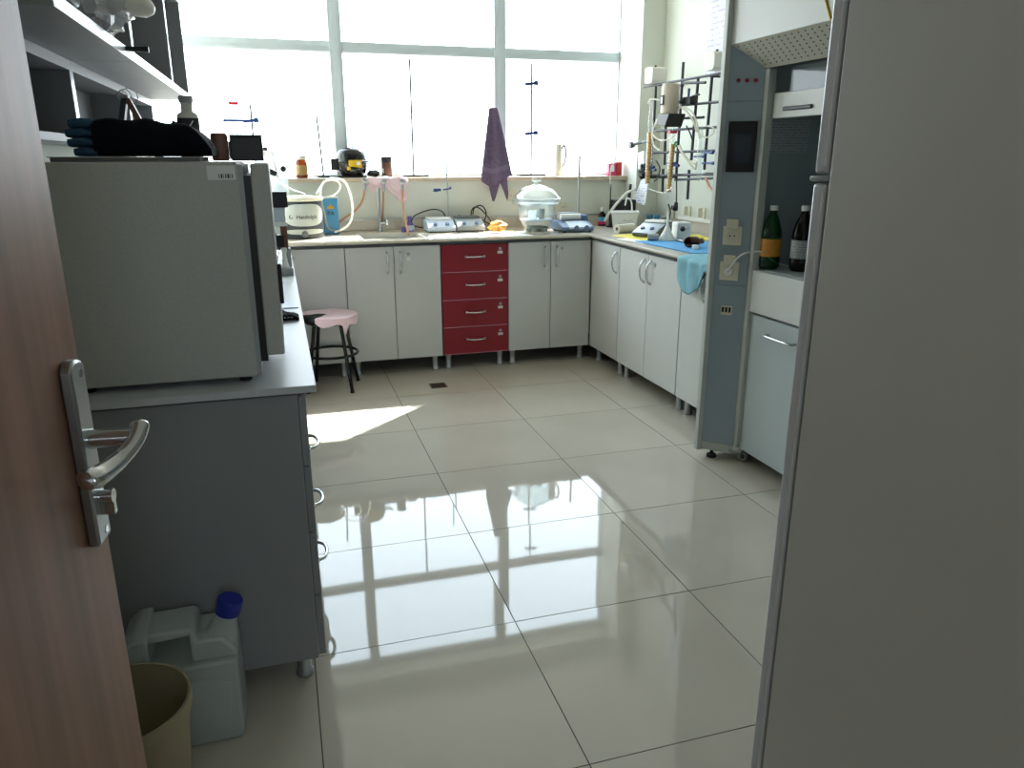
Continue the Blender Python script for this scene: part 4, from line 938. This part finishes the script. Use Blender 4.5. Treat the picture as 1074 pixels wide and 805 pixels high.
mono(MB().tube(smooth_path([(tx1 - .10, c.y + .05, zt + .04), (tx1 - .085, c.y + .05, zt + .09), (tx1 - .05, c.y + .05, zt + .06), (tx1 - .04, c.y + .06, zt - .06)], 7), .006, 8), 'tub_tube', 'white_plastic', 'short white tube bent over inside the white tub', 'tube')
q0 = atz(652, 243, WT); q1 = atz(667, 241, WT)
rl = thing('paper_roll', 'roll of pale paper lying in front of the white tub', 'paper roll', (q0.x, q0.y, WT))
a0, a1 = Vector((2.215, 4.86, WT + .031)), Vector((2.36, 4.91, WT + .031)); dv = (a1 - a0).normalized()
MB().cyl(a0, a1, .03, n=24).build('roll', 'off_white', rl); MB().cyl(a0 - dv * .0015, a0 + dv * .01, .012, n=16).build('core', 'brown', rl)
# hot plate on yellow paper
yp = [(2.12, 4.74), (2.17, 4.36), (2.62, 4.28), (2.70, 4.60), (2.30, 4.80)]
mono(MB().prism(yp, WT + .0004, WT + .0016), 'yellow_sheet', 'yellow_paper', 'yellow sheet under the sloping hot plate on the side counter', 'paper')
hp_ = thing('hot_plate', 'grey hot plate with sloping front and two blue knobs on yellow paper', 'hot plate', (2.35, 4.6, WT + .002), local=True, rz=math.radians(-58))
h_ = .10
MB().prism([(-.11, .004), (-.11, .025), (.02, .075), (.14, .085), (.14, .004)], -.085, .085, 'x').build('housing', 'dark_grey', hp_, bevel=.006)
MB().add([(-.086, -.112, .027), (.086, -.112, .027), (.086, .021, .0785), (-.086, .021, .0785), (-.08, -.105, .034), (.08, -.105, .034), (.08, .018, .082), (-.08, .018, .082)], [(3, 2, 1, 0), (4, 5, 6, 7), (0, 1, 5, 4), (1, 2, 6, 5), (2, 3, 7, 6), (3, 0, 4, 7)]).build('control_panel', 'pale_blue', hp_)
for dx in (-.035, .035): MB().lathe([(.015, 0), (.014, .012), (0, .013)], (dx, -.06, .049), 14, (0, -.36, .93)).build('control_knob', 'blue_clamp', hp_)
B(-.075, .075, .02, .13, .0855, .10).build('plate', 'white_plastic', hp_, bevel=.004)
mono(MB().prism([(2.06, 4.52), (2.10, 4.22), (2.24, 4.27), (2.17, 4.55)], WT + .0004, WT + .0014), 'white_sheet', 'paper', 'white paper strip at the front edge of the side counter', 'paper')
c = atz(686, 253, WT)
wb_ = thing('small_beaker', 'small grey plastic beaker lying left of the white funnel', 'beaker', c)
MB().cyl(c + Vector((-.04, .01, .026)), c + Vector((.02, -.015, .026)), .022, n=20).build('cup', 'grey_plastic', wb_)
c = atz(693, 251, WT)
mono(MB().lathe([(.05, .001), (.048, .012), (.014, .075), (.0075, .10), (.0065, .17), (.005, .172), (.006, .098), (.044, .006)], Vector((2.30, 4.30, WT + .007)), 24), 'plastic_funnel', 'white_plastic', 'white plastic funnel standing upside down on the side counter', 'funnel', smooth=50)
mono(MB().prism([(2.10, 4.33), (2.12, 3.66), (2.32, 3.62), (2.60, 3.95), (2.45, 4.30)], WT + .002, WT + .006), 'blue_mat', 'blue_mat', 'bright blue mat under the lying brown bottle', 'mat')
c = Vector((2.40, 4.30, WT + .0065))
pm = thing('pump_head', 'small white block with a black ball knob on the blue mat', 'device', c)
zt = aty(706, 233, 4.3).z
B(c.x - .045, c.x + .05, c.y - .03, c.y + .05, WT + .0065, zt).build('housing', 'white_plastic', pm, bevel=.008)
kp = aty(716, 240, 4.22); MB().cyl((c.x + .03, 4.26, kp.z), (kp.x, 4.22, kp.z), .005, n=8).build('knob_stem', 'steel', pm)
MB().lathe([(0, -.017), (.012, -.012), (.017, 0), (.012, .012), (0, .017)], (kp.x, 4.22, kp.z), 16).build('ball_knob', 'black', pm)
B(c.x - .08, c.x + .02, c.y - .16, c.y - .07, WT + .0065, WT + .02).build('steel_foot', 'steel', pm, bevel=.003)
q0, q1 = atz(721, 257, WT + .02), atz(737, 255.5, WT + .02)
lbt = thing('lying_bottle', 'brown glass bottle lying on its side on the blue mat', 'bottle', (q0.x, q0.y, WT + .006))
ax_ = Vector((q1.x - q0.x, (q1.y - q0.y), 0)).normalized(); rr = .03; q0 = Vector((q0.x, q0.y, WT + .0065 + rr))
MB().lathe([(0, 0), (rr * .9, 0), (rr, .005), (rr, .07), (rr * .6, .09), (rr * .42, .095), (rr * .42, .105)], q0, 20, ax_).build('bottle_body', 'brown_glass', lbt, smooth=50)
MB().lathe([(0, .122), (rr * .55, .122), (rr * .55, .1), (rr * .4, .1)], q0, 16, ax_).build('cap', 'brown', lbt)
c = atz(729, 261, WT + .006)
mono(MB().lathe([(0, 0), (.017, 0), (.018, .003), (.018, .02), (.015, .022), (0, .022)], (c.x, c.y, WT + .0065), 16), 'bottle_cap', 'white_plastic', 'white screw cap in front of the lying brown bottle', 'cap')
c = Vector((2.62, 4.16, WT + .001))
mono(MB().lathe([(0, .001), (.085, .001), (.088, .008), (.03, .15), (.022, .165), (.022, .19), (.026, .195), (.02, .19), (.02, .163), (.027, .148), (.083, .01), (0, .006)], c, 28), 'conical_flask', 'glass', 'clear conical flask near the fume hood at the end of the side counter', 'flask', smooth=50)
# teal cloth over the counter edge
def teal(a, b):
    y = 3.60 - .42 * a * (1 - .25 * max(0, b - .4)) - .03 * b
    s_ = b * .44; fold = .006 * math.sin(24 * a + 5 * b)
    if s_ < .16: x, z = 2.16 - s_, WT + .006 + .004 * math.sin(15 * a) ** 2 + .003 * math.sin(12 * b)
    else:
        k_ = s_ - .16; hang = k_ * .47 * (.35 + 1.05 * math.sin(PI * min(1, a * 1.15 + .12)) ** .8) * 0.98
        x, z = 1.990 - .004 - .012 * abs(math.sin(11 * a)) + fold * .5, WT + .004 - hang
        if k_ < .02: x += .012 * (1 - k_ / .02)
    return (x, y, z)
mono(MB().grid(teal, 26, 24), 'teal_cloth', 'teal_cloth', 'pale teal cloth hanging over the side counter edge beside the fume hood', 'cloth', smooth=70, solid=.003)
# valves and sockets along the right wall
for i, (u, v) in enumerate(((682, 227.5), (689, 228), (696, 229))):
    p = atx(u, v, XR - .06)
    t = thing('gas_valve', ['blue bench valve farthest from the fume hood, on the right wall', 'blue bench valve, middle of the three on the right wall', 'grey bench valve nearest the fume hood on the right wall'][i], 'valve', (p.x, p.y, WT))
    MB().cyl((p.x, p.y, WT + .0005), (p.x, p.y, p.z - .012), .012, n=12).build('stem', 'steel', t)
    MB().lathe([(0, -.014), (.02, -.014), (.022, -.01), (.022, .012), (.016, .018), (0, .018)], p, 12).build('hand_wheel', ['blue_can', 'blue_can', 'grey_plastic'][i], t)
for i, (u, v) in enumerate(((705, 223), (722, 222), (737, 224))):
    p = atx(u, v, XR); t = thing('wall_socket', ['cream wall socket under the hanging black plug', 'cream wall socket, middle one of the right wall', 'cream wall socket on the right wall nearest the fume hood'][i], 'socket', (XR, p.y, p.z - .04))
    s_ = socket_on(Vector((XR - .0005, p.y, p.z)), Vector((0, -1, 0)), Vector((-1, 0, 0)), t, flap=False, name='face_plate')
    MB().obox((XR - .05, p.y - .05, p.z + .01), (.035, .006, .06), ((1, .2, 0), (0, 1, 0), (0, 0, 1))).build('open_flap', 'cream_plastic', t)

# ------------------------------------------------------------------ lattice of rods on the right wall
LX = 2.58
la = thing('rod_lattice', 'wall lattice of dark steel rods holding glassware on the right wall', 'lattice', (LX, 4.5, 1.1))
def bar(p, q, x=LX, r=.0095): MB().cyl(atx(*p, x), atx(*q, x), r, n=8).build('lattice_bar', 'lattice', la)
for p, q in (((688, 89), (685.5, 138)), ((716.8, 65), (709, 188)), ((698.5, 126), (697, 173)), ((732.5, 80), (725, 168)), ((747, 78), (738.5, 178)), ((695.5, 177), (694.8, 203)), ((722.8, 178), (721, 209)), ((683.5, 150), (682.5, 187))): bar(p, q)
for p, q in (((675.5, 91), (762, 76)), ((716, 87), (740, 86.5)), ((714, 110.5), (762, 106)), ((685.5, 137.5), (762, 132.5)), ((717, 124), (738, 123)), ((682, 160.5), (760, 157.5)), ((682, 184), (758, 182.5)), ((708, 188.5), (752, 186.5))): bar(p, q, LX - .016, .008)
for u, v in ((690, 89), (745, 80), (684, 186), (740, 182)):
    p = atx(u, v, LX); MB().cyl(p, (XR - .003, p.y, p.z), .007, n=8).build('wall_bracket', 'lattice', la)
bxs = []
for i, (u, v, lab) in enumerate(((687, 81, 'white foam block on the far end of the rod lattice'), (751, 69, 'pale foam block on the lattice end beside the fume hood'))):
    p = atx(u, v, LX); t = thing('foam_block', lab, 'foam block', (p.x, p.y, p.z - .06))
    zb_ = atx(u, (90.5, 77.5)[i], LX).z + .018
    loft(p.x - .05, p.x + .06, lambda a: .105, p.y - .06, p.y + .06, zb_ - .0, n=6).build('block', 'cotton', t, smooth=40)
    MB().cyl((p.x, p.y, zb_ + .10), (p.x, p.y, zb_ + .118), .008, n=10).build('knob', 'black', t)
# overhead stirrer motor
p = atx(703, 103, LX - .10); py = p.y
so_ = thing('overhead_stirrer', 'beige overhead stirrer motor with black clamp plate on the lattice', 'stirrer motor', (p.x, py, p.z))
zt, zb_ = atx(703, 88, LX - .1).z, atx(703, 119, LX - .1).z
MB().lathe([(0, 0), (.055, 0), (.058, .01), (.058, zt - zb_ - .012), (.05, zt - zb_), (.018, zt - zb_ + .001), (.016, zt - zb_ - .004), (0, zt - zb_ - .004)], (p.x, py, zb_), 22).build('motor_housing', 'beige_motor', so_, smooth=40)
B(p.x - .062, p.x - .055, py - .022, py + .02, zb_ + .05, zb_ + .11).build('name_plate', 'ink', so_)
B(p.x - .0625, p.x - .061, py - .012, py + .010, zb_ + .06, zb_ + .10).build('plate_print', 'label_white', so_)
MB().prism([(py - .11, zb_ - .005), (py + .05, zb_ - .005), (py + .06, zb_ - .06), (py - .06, zb_ - .085)], p.x - .06, p.x + .06, 'x').build('clamp_plate', 'black', so_, bevel=.004)
MB().cyl((p.x, py, zb_ - .08), (p.x, py, zb_ - .02), .02, n=14).build('chuck', 'black', so_)
MB().cyl((p.x, py, zb_ + .07), (LX, py - .02, zb_ + .07), .009, n=8).build('mounting_rod', 'dark_strip', so_)
# glass columns with wooden scales
def column(u0, v0, u1, v1, ug, vg, label, x):
    a, b = atx(u0, v0, x), atx(u1, v1, x); t = thing('glass_column', label, 'glass column', b); g = atx(ug, vg, x)
    MB().cyl(b, a, .021, n=14).build('tube', 'glass_thick', t)
    MB().tube([a, a + (g - a) * .3, a + (g - a) * .6, g], [.013, .018, .012, .006], 14).build('head', 'glass_thick', t)
    MB().cyl(b + (a - b) * .02, b + (a - b) * .98, .0155, n=14).build('scale_strip', 'ivory_scale', t)
    n_ = 16
    for i in range(n_):
        p = b + (a - b) * (i + .5) / n_; MB().cyl(p - Vector((0, 0, .001)), p + Vector((0, 0, .0015)), .0162, n=12).build('tick', 'ink', t)
    MB().cyl(b, b - Vector((0, 0, .05)), .006, .003, 10).build('stopcock_tip', 'glass', t)
    return t
column(682, 138, 679, 193, 683, 106, 'left glass column with wooden scale on the rod lattice', LX - .05)
column(706, 150, 701, 202, 707, 130, 'right glass column with wooden scale and red mark below the motor', LX - .05)
c1 = atx(705, 138.5, LX - .07); mono(MB().obox(c1, (.05, .05, .016), ((1, 0, 0), (0, 1, 0), (0, 0, 1))), 'red_tag', 'red_print', 'small red and white tag below the motor plate', 'tag', bevel=.003)
c1 = atx(709, 151, LX - .05); mono(MB().ring(c1, .014, .006, (1, 0, 0), 14, 6), 'green_clip', 'green', 'small green clip beside the right glass column', 'clip')
a, b = atx(736, 132, LX - .05), atx(733, 190, LX - .05)
gd = thing('gas_washer', 'clear glass gas bubbler on the lattice beside the fume hood', 'glassware', b)
MB().tube([a, a + (b - a) * .1, a + (b - a) * .2, a + (b - a) * .85, b], [.006, .012, .022, .022, .008], 16).build('bulb', 'glass_thick', gd)
MB().cyl(a, b + (a - b) * .2, .005, n=8).build('inner_tube', 'glass', gd)
for i, (u, v) in enumerate(((681, 175), (682.5, 178), (704, 171), (706, 173.5), (733, 164), (742, 171), (741, 160))):
    p = atx(u, v, LX - .035)
    t = thing('lattice_clamp', ['upper blue clamp gripping the left glass column', 'lower blue clamp gripping the left glass column', 'upper blue clamp gripping the right glass column', 'lower blue clamp gripping the right glass column', 'blue clamp on the left of the glass bubbler', 'lower blue clamp on the right of the glass bubbler', 'upper blue clamp on the right of the glass bubbler'][i], 'clamp', p)
    MB().obox(p, (.02, .10, .012), ((1, 0, 0), (0, 1, 0), (0, 0, 1))).build('jaw', 'blue_clamp', t, bevel=.002)
    MB().cyl(p + Vector((0, -.05, 0)), p + Vector((0, -.075, 0)), .010, n=8).build('screw', 'blue_clamp', t)
    MB().cyl(p, (LX, p.y - .02, p.z), .006, n=8).build('clamp_rod', 'blue_clamp', t)
p = atx(722, 105, LX - .03)
t = thing('boss_head', 'black boss head clamp right of the beige motor', 'clamp', p)
B(p.x - .02, p.x + .025, p.y - .06, p.y + .05, p.z - .03, p.z + .02).build('boss', 'black', t, bevel=.006)
MB().cyl(p + Vector((0, 0, .02)), p + Vector((0, 0, .07)), .008, n=8).build('wing_screw', 'blue_clamp', t); MB().cyl(p + Vector((0, -.05, .02)), p + Vector((0, -.13, .024)), .006, n=8).build('side_screw', 'black', t)
tub = [([(718, 112), (726, 118), (731, 130), (734, 145)], .006, 'tubing', 'clear tube arching from the motor to the glass bubbler'),
       ([(680, 108), (683, 104), (690, 104.5), (696, 105)], .005, 'tubing', 'thin clear tube joining the left column head to the motor'),
       ([(684, 140), (690, 146), (698, 147), (708, 142)], .005, 'tubing', 'clear tube slung between the two glass columns'),
       ([(705, 132), (705, 118), (711, 112), (719, 116), (727, 127), (731, 138)], .007, 'tubing', 'thick clear tube arching over the motor plate'),
       ([(711, 153), (718, 164), (724, 172), (729, 177), (731, 170)], .006, 'tubing', 'clear tube sagging from the green clip to the bubbler'),
       ([(740, 186), (744, 196), (748, 200)], .008, 'copper_hose', 'short amber hose below the glass bubbler'),
       ([(681, 198), (689, 201), (696, 202), (706, 196)], .004, 'tubing', 'thin tube under the two glass columns'),
       ([(720, 132), (724, 140), (727, 150)], .0045, 'rubber', 'short dark cable behind the rods right of the motor')]
tub += [([(694, 120), (688, 128), (684, 140), (686, 152), (692, 158)], .006, 'tubing', 'clear tube bowing left of the motor plate behind the left column'),
       ([(742, 132), (748, 134), (748, 140), (741, 144), (736, 141)], .005, 'tubing', 'small clear loop of tube at the top of the bubbler'),
       ([(713, 152), (716, 160), (722, 168), (730, 172)], .006, 'tubing', 'clear tube below the green clip, second of the sagging pair'),
       ([(688, 168), (692, 176), (690, 186), (686, 190)], .0045, 'rubber', 'thin dark cable loop between the two glass columns')]
for pts, r, m_, lab in tub: mono(MB().tube(pathx(pts, LX - .075), r, 8), 'lattice_tubing', m_, lab, 'tubing')
pc_ = pathx([(709.5, 187), (709.6, 200), (709.4, 212)], LX - .04)
t = thing('hanging_plug', 'black power plug hanging on its cable from the lattice', 'plug', pc_[-1])
MB().tube(pc_, .0045, 8).build('cable', 'rubber', t); p = atx(707.5, 216, LX - .04)
MB().cyl(pc_[-1], pc_[-1] - Vector((0, -.015, .05)), .011, .02, 12).build('plug_body', 'black', t); MB().obox(p - Vector((0, 0, .01)), (.035, .045, .03), ((1, 0, 0), (0, 1, 0), (0, 0, 1))).build('plug_head', 'black', t, bevel=.006)
mono(MB().tube(pathx([(701, 214), (703, 221), (702, 228), (699, 233)], LX - .02), .005, 8), 'dark_cable', 'rubber', 'thin dark cable hanging against the right wall by the socket', 'cable')
# stand with drawn-in cable and papers at the left end of the lattice
p0, p1 = atx(663, 152, 2.55), atx(673, 149, LX)
ph = thing('pipe_holder', 'dark metal clamp arm reaching toward the window from the lattice', 'clamp', p1)
MB().cyl(p0, p1, .011, n=12).build('arm', 'dark_grey', ph); MB().lathe([(0, -.02), (.02, -.02), (.022, 0), (.014, .02), (0, .02)], p0, 14, (1, 0, 0)).build('end_knob', 'dark_grey', ph)
MB().cyl(p1, atx(686, 147, LX), .009, n=10).build('socket_arm', 'dark_grey', ph)
mono(MB().tube([atx(663, 152, 2.55) + Vector((0, 0, -.01)), aty(650, 163, 5.4), aty(640.5, 176, 5.4), aty(639.8, 196, 5.33)], .0025, 6), 'probe_wire', 'white_plastic', 'thin white wire running from the clamp arm down to the probe', 'wire')
q = [atx(*x, LX - .02) for x in ((673.5, 185), (680, 189), (676.5, 215), (664.5, 211))]
mono(MB().add([Vector((v.x + dx, v.y, v.z)) for dx in (0, .002) for v in q], [(0, 1, 2, 3), (7, 6, 5, 4), (0, 4, 5, 1), (1, 5, 6, 2), (2, 6, 7, 3), (3, 7, 4, 0)]), 'hanging_papers', 'printed', 'tilted printed label sheets hanging from the lattice near the window', 'paper')
q = [atx(*x, LX - .01) for x in ((669, 160), (676, 158), (675, 184), (670, 183))]
mono(MB().prism([(v.y, v.z) for v in q], LX - .012, LX - .01, 'x'), 'hanging_bag', 'clear_film', 'clear plastic sleeve hanging above the printed label sheets', 'bag')
p = atx(674, 180, LX - .05); mono(crumple((p.x, p.y, p.z), (.03, .035, .05), 8, amp=.25), 'black_pouch', 'black', 'small dark bundle hanging at the left end of the lattice', 'bundle', smooth=30)
q = [atx(*x, XR - .002) for x in ((745.5, 0), (765, 0), (765, 80), (742, 80))]
mono(MB().prism([(q[0].y, q[3].z), (q[1].y - .15, q[3].z), (q[1].y - .15, q[0].z + .25), (q[0].y, q[0].z + .25)], XR - .003, XR - .001, 'x'), 'wall_poster', 'poster', 'printed periodic chart poster on the right wall beside the fume hood', 'poster')

# ------------------------------------------------------------------ things on the window sill
SZ = SILL + .0005
def os_(u, y): v = aty(u, 186, y); return Vector((v.x, y, SZ))
c = os_(317, 5.62)
ab = thing('amber_bottle', 'amber glass jar with pale label on the window sill', 'bottle', c)
MB().lathe([(0, 0), (.038, 0), (.04, .005), (.04, .10), (.03, .12), (.029, .126)], c, 24).build('bottle_body', 'amber_glass', ab, smooth=60)
MB().lathe([(.0403, .02), (.041, .021), (.041, .085), (.0403, .086)], c, 24).build('label_band', 'tan_label', ab)
MB().lathe([(.031, .122), (.033, .124), (.033, .146), (.031, .149), (0, .149)], c, 20).build('cap', 'off_white', ab)
c = os_(370, 5.65)
cp = thing('compressor', 'black domed compressor with yellow label on the window sill', 'compressor', c)
MB().lathe([(0, .012), (.07, .012), (.092, .03), (.104, .06), (.106, .10), (.110, .103), (.110, .113), (.106, .116), (.104, .145), (.09, .178), (.06, .198), (.02, .205), (0, .205)], c, 36).build('shell', 'black_gloss', cp, smooth=45)
B(c.x - .105, c.x + .09, c.y - .07, c.y + .07, c.z, c.z + .014).build('base_plate', 'black', cp)
B(c.x - .145, c.x - .095, c.y - .03, c.y + .03, c.z + .05, c.z + .13).build('terminal_box', 'black', cp, bevel=.005)
def ylab(a, b, z0=.070, z1=.100, t0=-.30, t1=.55):
    th = -PI / 2 + t0 + (t1 - t0) * a; return (c.x + .1115 * math.cos(th), c.y + .1115 * math.sin(th), c.z + z0 + (z1 - z0) * b)
MB().grid(lambda a, b: ylab(a, b, .078 - .012 * a, .118), 12, 2).build('yellow_label', 'yellow', cp)
MB().grid(lambda a, b: Vector(ylab(a, b, .085, .108, .18, .45)) + Vector((0, -.002, 0)), 5, 1).build('barcode', 'label_white', cp)
MB().grid(lambda a, b: ylab(a, b, .052, .074, -.42, -.20), 4, 1).build('warning_mark', 'yellow', cp)
for dz, l in ((.09, .06), (.075, .05), (.105, .075)): MB().tube([c + Vector((.10, -.01, dz)), c + Vector((.105 + l, -.02, dz + .012))], .005, 8).build('pipe_stub', 'steel', cp)
MB().cyl(c + Vector((.01, 0, .2)), c + Vector((.01, 0, .225)), .006, n=8).build('filler_stub', 'steel', cp)
def rod_stand(u, y, vtop, label, clamps=(), bw=.10, lean=0):
    b = os_(u, y); zt = aty(u, vtop, y).z; t = thing('rod_stand', label, 'stand', b)
    B(b.x - bw, b.x + bw, b.y - .05, b.y + .05, b.z, b.z + .014).build('base', 'black', t, bevel=.003)
    MB().cyl(b + Vector((0, 0, .01)), Vector((b.x + lean, b.y, zt)), .0068, n=10).build('rod', 'dark_grey', t)
    for v in clamps:
        z = aty(u, v, y).z
        k = MB().obox((b.x - .02, b.y - .015, z), (.07, .018, .02), ((1, 0, .1), (0, 1, 0), (0, 0, 1))).obox((b.x + .03, b.y - .015, z + .006), (.03, .014, .03), ((1, 0, 0), (0, 1, 0), (0, 0, 1))).cyl((b.x - .06, b.y - .015, z), (b.x + .07, b.y - .015, z), .004, n=8)
        k.build('rod_clamp', 'blue_clamp', t, bevel=.002)
    return t
rod_stand(434, 5.68, 62, 'thin rod stand with black base on the sill, left of the towel')
rod_stand(557, 5.68, 66, 'rod stand with two blue clamps on the sill, right of the towel', (88, 140))
rod_stand(339.5, 5.72, 121, 'bare leaning rod stand on the sill beside the compressor', bw=.04, lean=-.02)
rod_stand(269.5, 5.68, 110, 'rod stand with long dark clamp at the left end of the sill', (127,), bw=.08)
p = aty(258, 127, 5.66)
p = Vector((p.x - .04, 5.60, p.z))
lc = thing('glass_adapter', 'clear glass adapter held in the clamp at the left window end', 'glassware', Vector((p.x, 5.60, p.z - .15)))
MB().tube([(p.x - .03, 5.60, p.z - .17), (p.x - .03, 5.60, p.z - .05), (p.x - .03, 5.60, p.z + .05), (p.x - .03, 5.60, p.z + .22)], [.03, .03, .014, .01], 16).build('glass_tube', 'glass', lc)
MB().cyl((p.x - .10, 5.58, p.z), (p.x + .03, 5.58, p.z), .009, n=10).build('grip', 'blue_clamp', lc)
B(p.x - .055, p.x + .005, 5.565, 5.57, p.z + .095, p.z + .115).build('red_tag', 'red_print', lc)
c = os_(392, 5.64); mono(crumple((c.x, c.y, c.z + .026), (.045, .03, .026), 5, amp=.15), 'black_fitting', 'black', 'small black fitting on the sill left of the dark jar', 'fitting', smooth=30)
c = os_(406, 5.66)
dj = thing('dark_jar', 'dark cylindrical jar with brown label on the sill above the taps', 'jar', c)
MB().lathe([(0, 0), (.038, 0), (.038, .125), (0, .125)], c, 24).build('jar_body', 'ink', dj); MB().lathe([(.0385, .015), (.039, .016), (.039, .1), (.0385, .101)], c, 24).build('label_band', 'door_core', dj); MB().lathe([(.039, .122), (.04, .124), (.04, .14), (0, .142)], c, 24).build('lid', 'black', dj)
c = os_(399, 5.60); mono(MB().lathe([(0, 0), (.02, 0), (.024, .06), (.022, .06), (.018, .004), (0, .003)], c, 18), 'glass_beaker', 'glass', 'small clear beaker in front of the dark jar on the sill', 'beaker')
c = os_(447, 5.60); gl_ = thing('glass_dish', 'clear shallow glass dish on the sill right of the thin rod', 'dish', c)
MB().lathe([(0, .001), (.035, .001), (.04, .03), (.038, .03), (.033, .004), (0, .004)], c, 20).build('dish', 'glass', gl_)
# purple towel on the window handle
tp = aty(517, 113, 5.66)
def tow(a, b):
    v = 113 + 75 * b; left = 513 + (505 - 513) * min(1, b * 1.1); right = 521.5 + (537.5 - 521.5) * b ** .9
    v += 9 * b * (.5 - abs(a - .35)) * 1.2 + (b > .97) * 3 * math.sin(5 * a)
    y = 5.68 - .16 * min(1, b / .75) - .012 * math.sin(11 * a + 1.5) * (.3 + b) - .02
    p = aty(left + (right - left) * a, v, y); return p
def tow2(a, b):
    v = 165 + float(np.interp(a, [0, .3, .5, .62, .95, 1], [24, 48, 34, 26, 45, 40])) * b; left = 508 + 3 * b; right = 530 + 3 * b
    y = 5.524 - .010 * math.sin(9 * a) - .006 * b; p = aty(left + (right - left) * a, v, min(5.532, y)); return p
tw = thing('hand_towel', 'purple-grey hand towel hanging in folds from the window handle', 'towel', (tp.x, 5.53, aty(517, 214, 5.53).z))
tf = MB().grid(tow, 22, 26).build('front_fold', 'towel', tw, smooth=75, solid=.008)
MB().grid(tow2, 18, 14).build('back_fold', 'towel', tw, smooth=75, solid=.008)
def band(a, b): return Vector(tow(a, .80 + .06 * b)) + Vector((0, -.0055, 0))
MB().grid(band, 22, 2).build('woven_band', 'towel_band', tf, smooth=75)
# right end of sill
c = os_(585, 5.66)
wp = thing('white_jug', 'tall white plastic jug standing on the sill behind the desiccator', 'jug', c)
zt = aty(585, 151, 5.66).z - c.z
MB().lathe([(0, 0), (.03, 0), (.032, .006), (.028, zt * .8), (.022, zt), (.018, zt), (.024, zt * .8), (0, .01)], c, 24).build('jug_body', 'off_white', wp, smooth=60)
MB().tube(smooth_path([c + Vector((.03, 0, zt * .25)), c + Vector((.055, 0, zt * .45)), c + Vector((.062, 0, zt * .8)), c + Vector((.045, 0, zt * .95)), c + Vector((.026, 0, zt * .85))], 6), .009, 10).build('handle', 'grey_plastic', wp)
c = os_(646, 5.62)
rb_ = thing('red_box', 'bright red and pink carton at the right end of the sill', 'carton', c)
B(c.x - .012, c.x + .035, c.y - .03, c.y + .03, c.z, c.z + .10).build('carton', 'red_print', rb_, bevel=.002)
B(c.x - .075, c.x - .014, c.y - .03, c.y + .02, c.z, c.z + .092).build('sleeve', 'magenta', rb_, bevel=.002)
B(c.x - .06, c.x - .03, c.y - .031, c.y - .029, c.z + .03, c.z + .08).build('white_print', 'label_white', rb_)
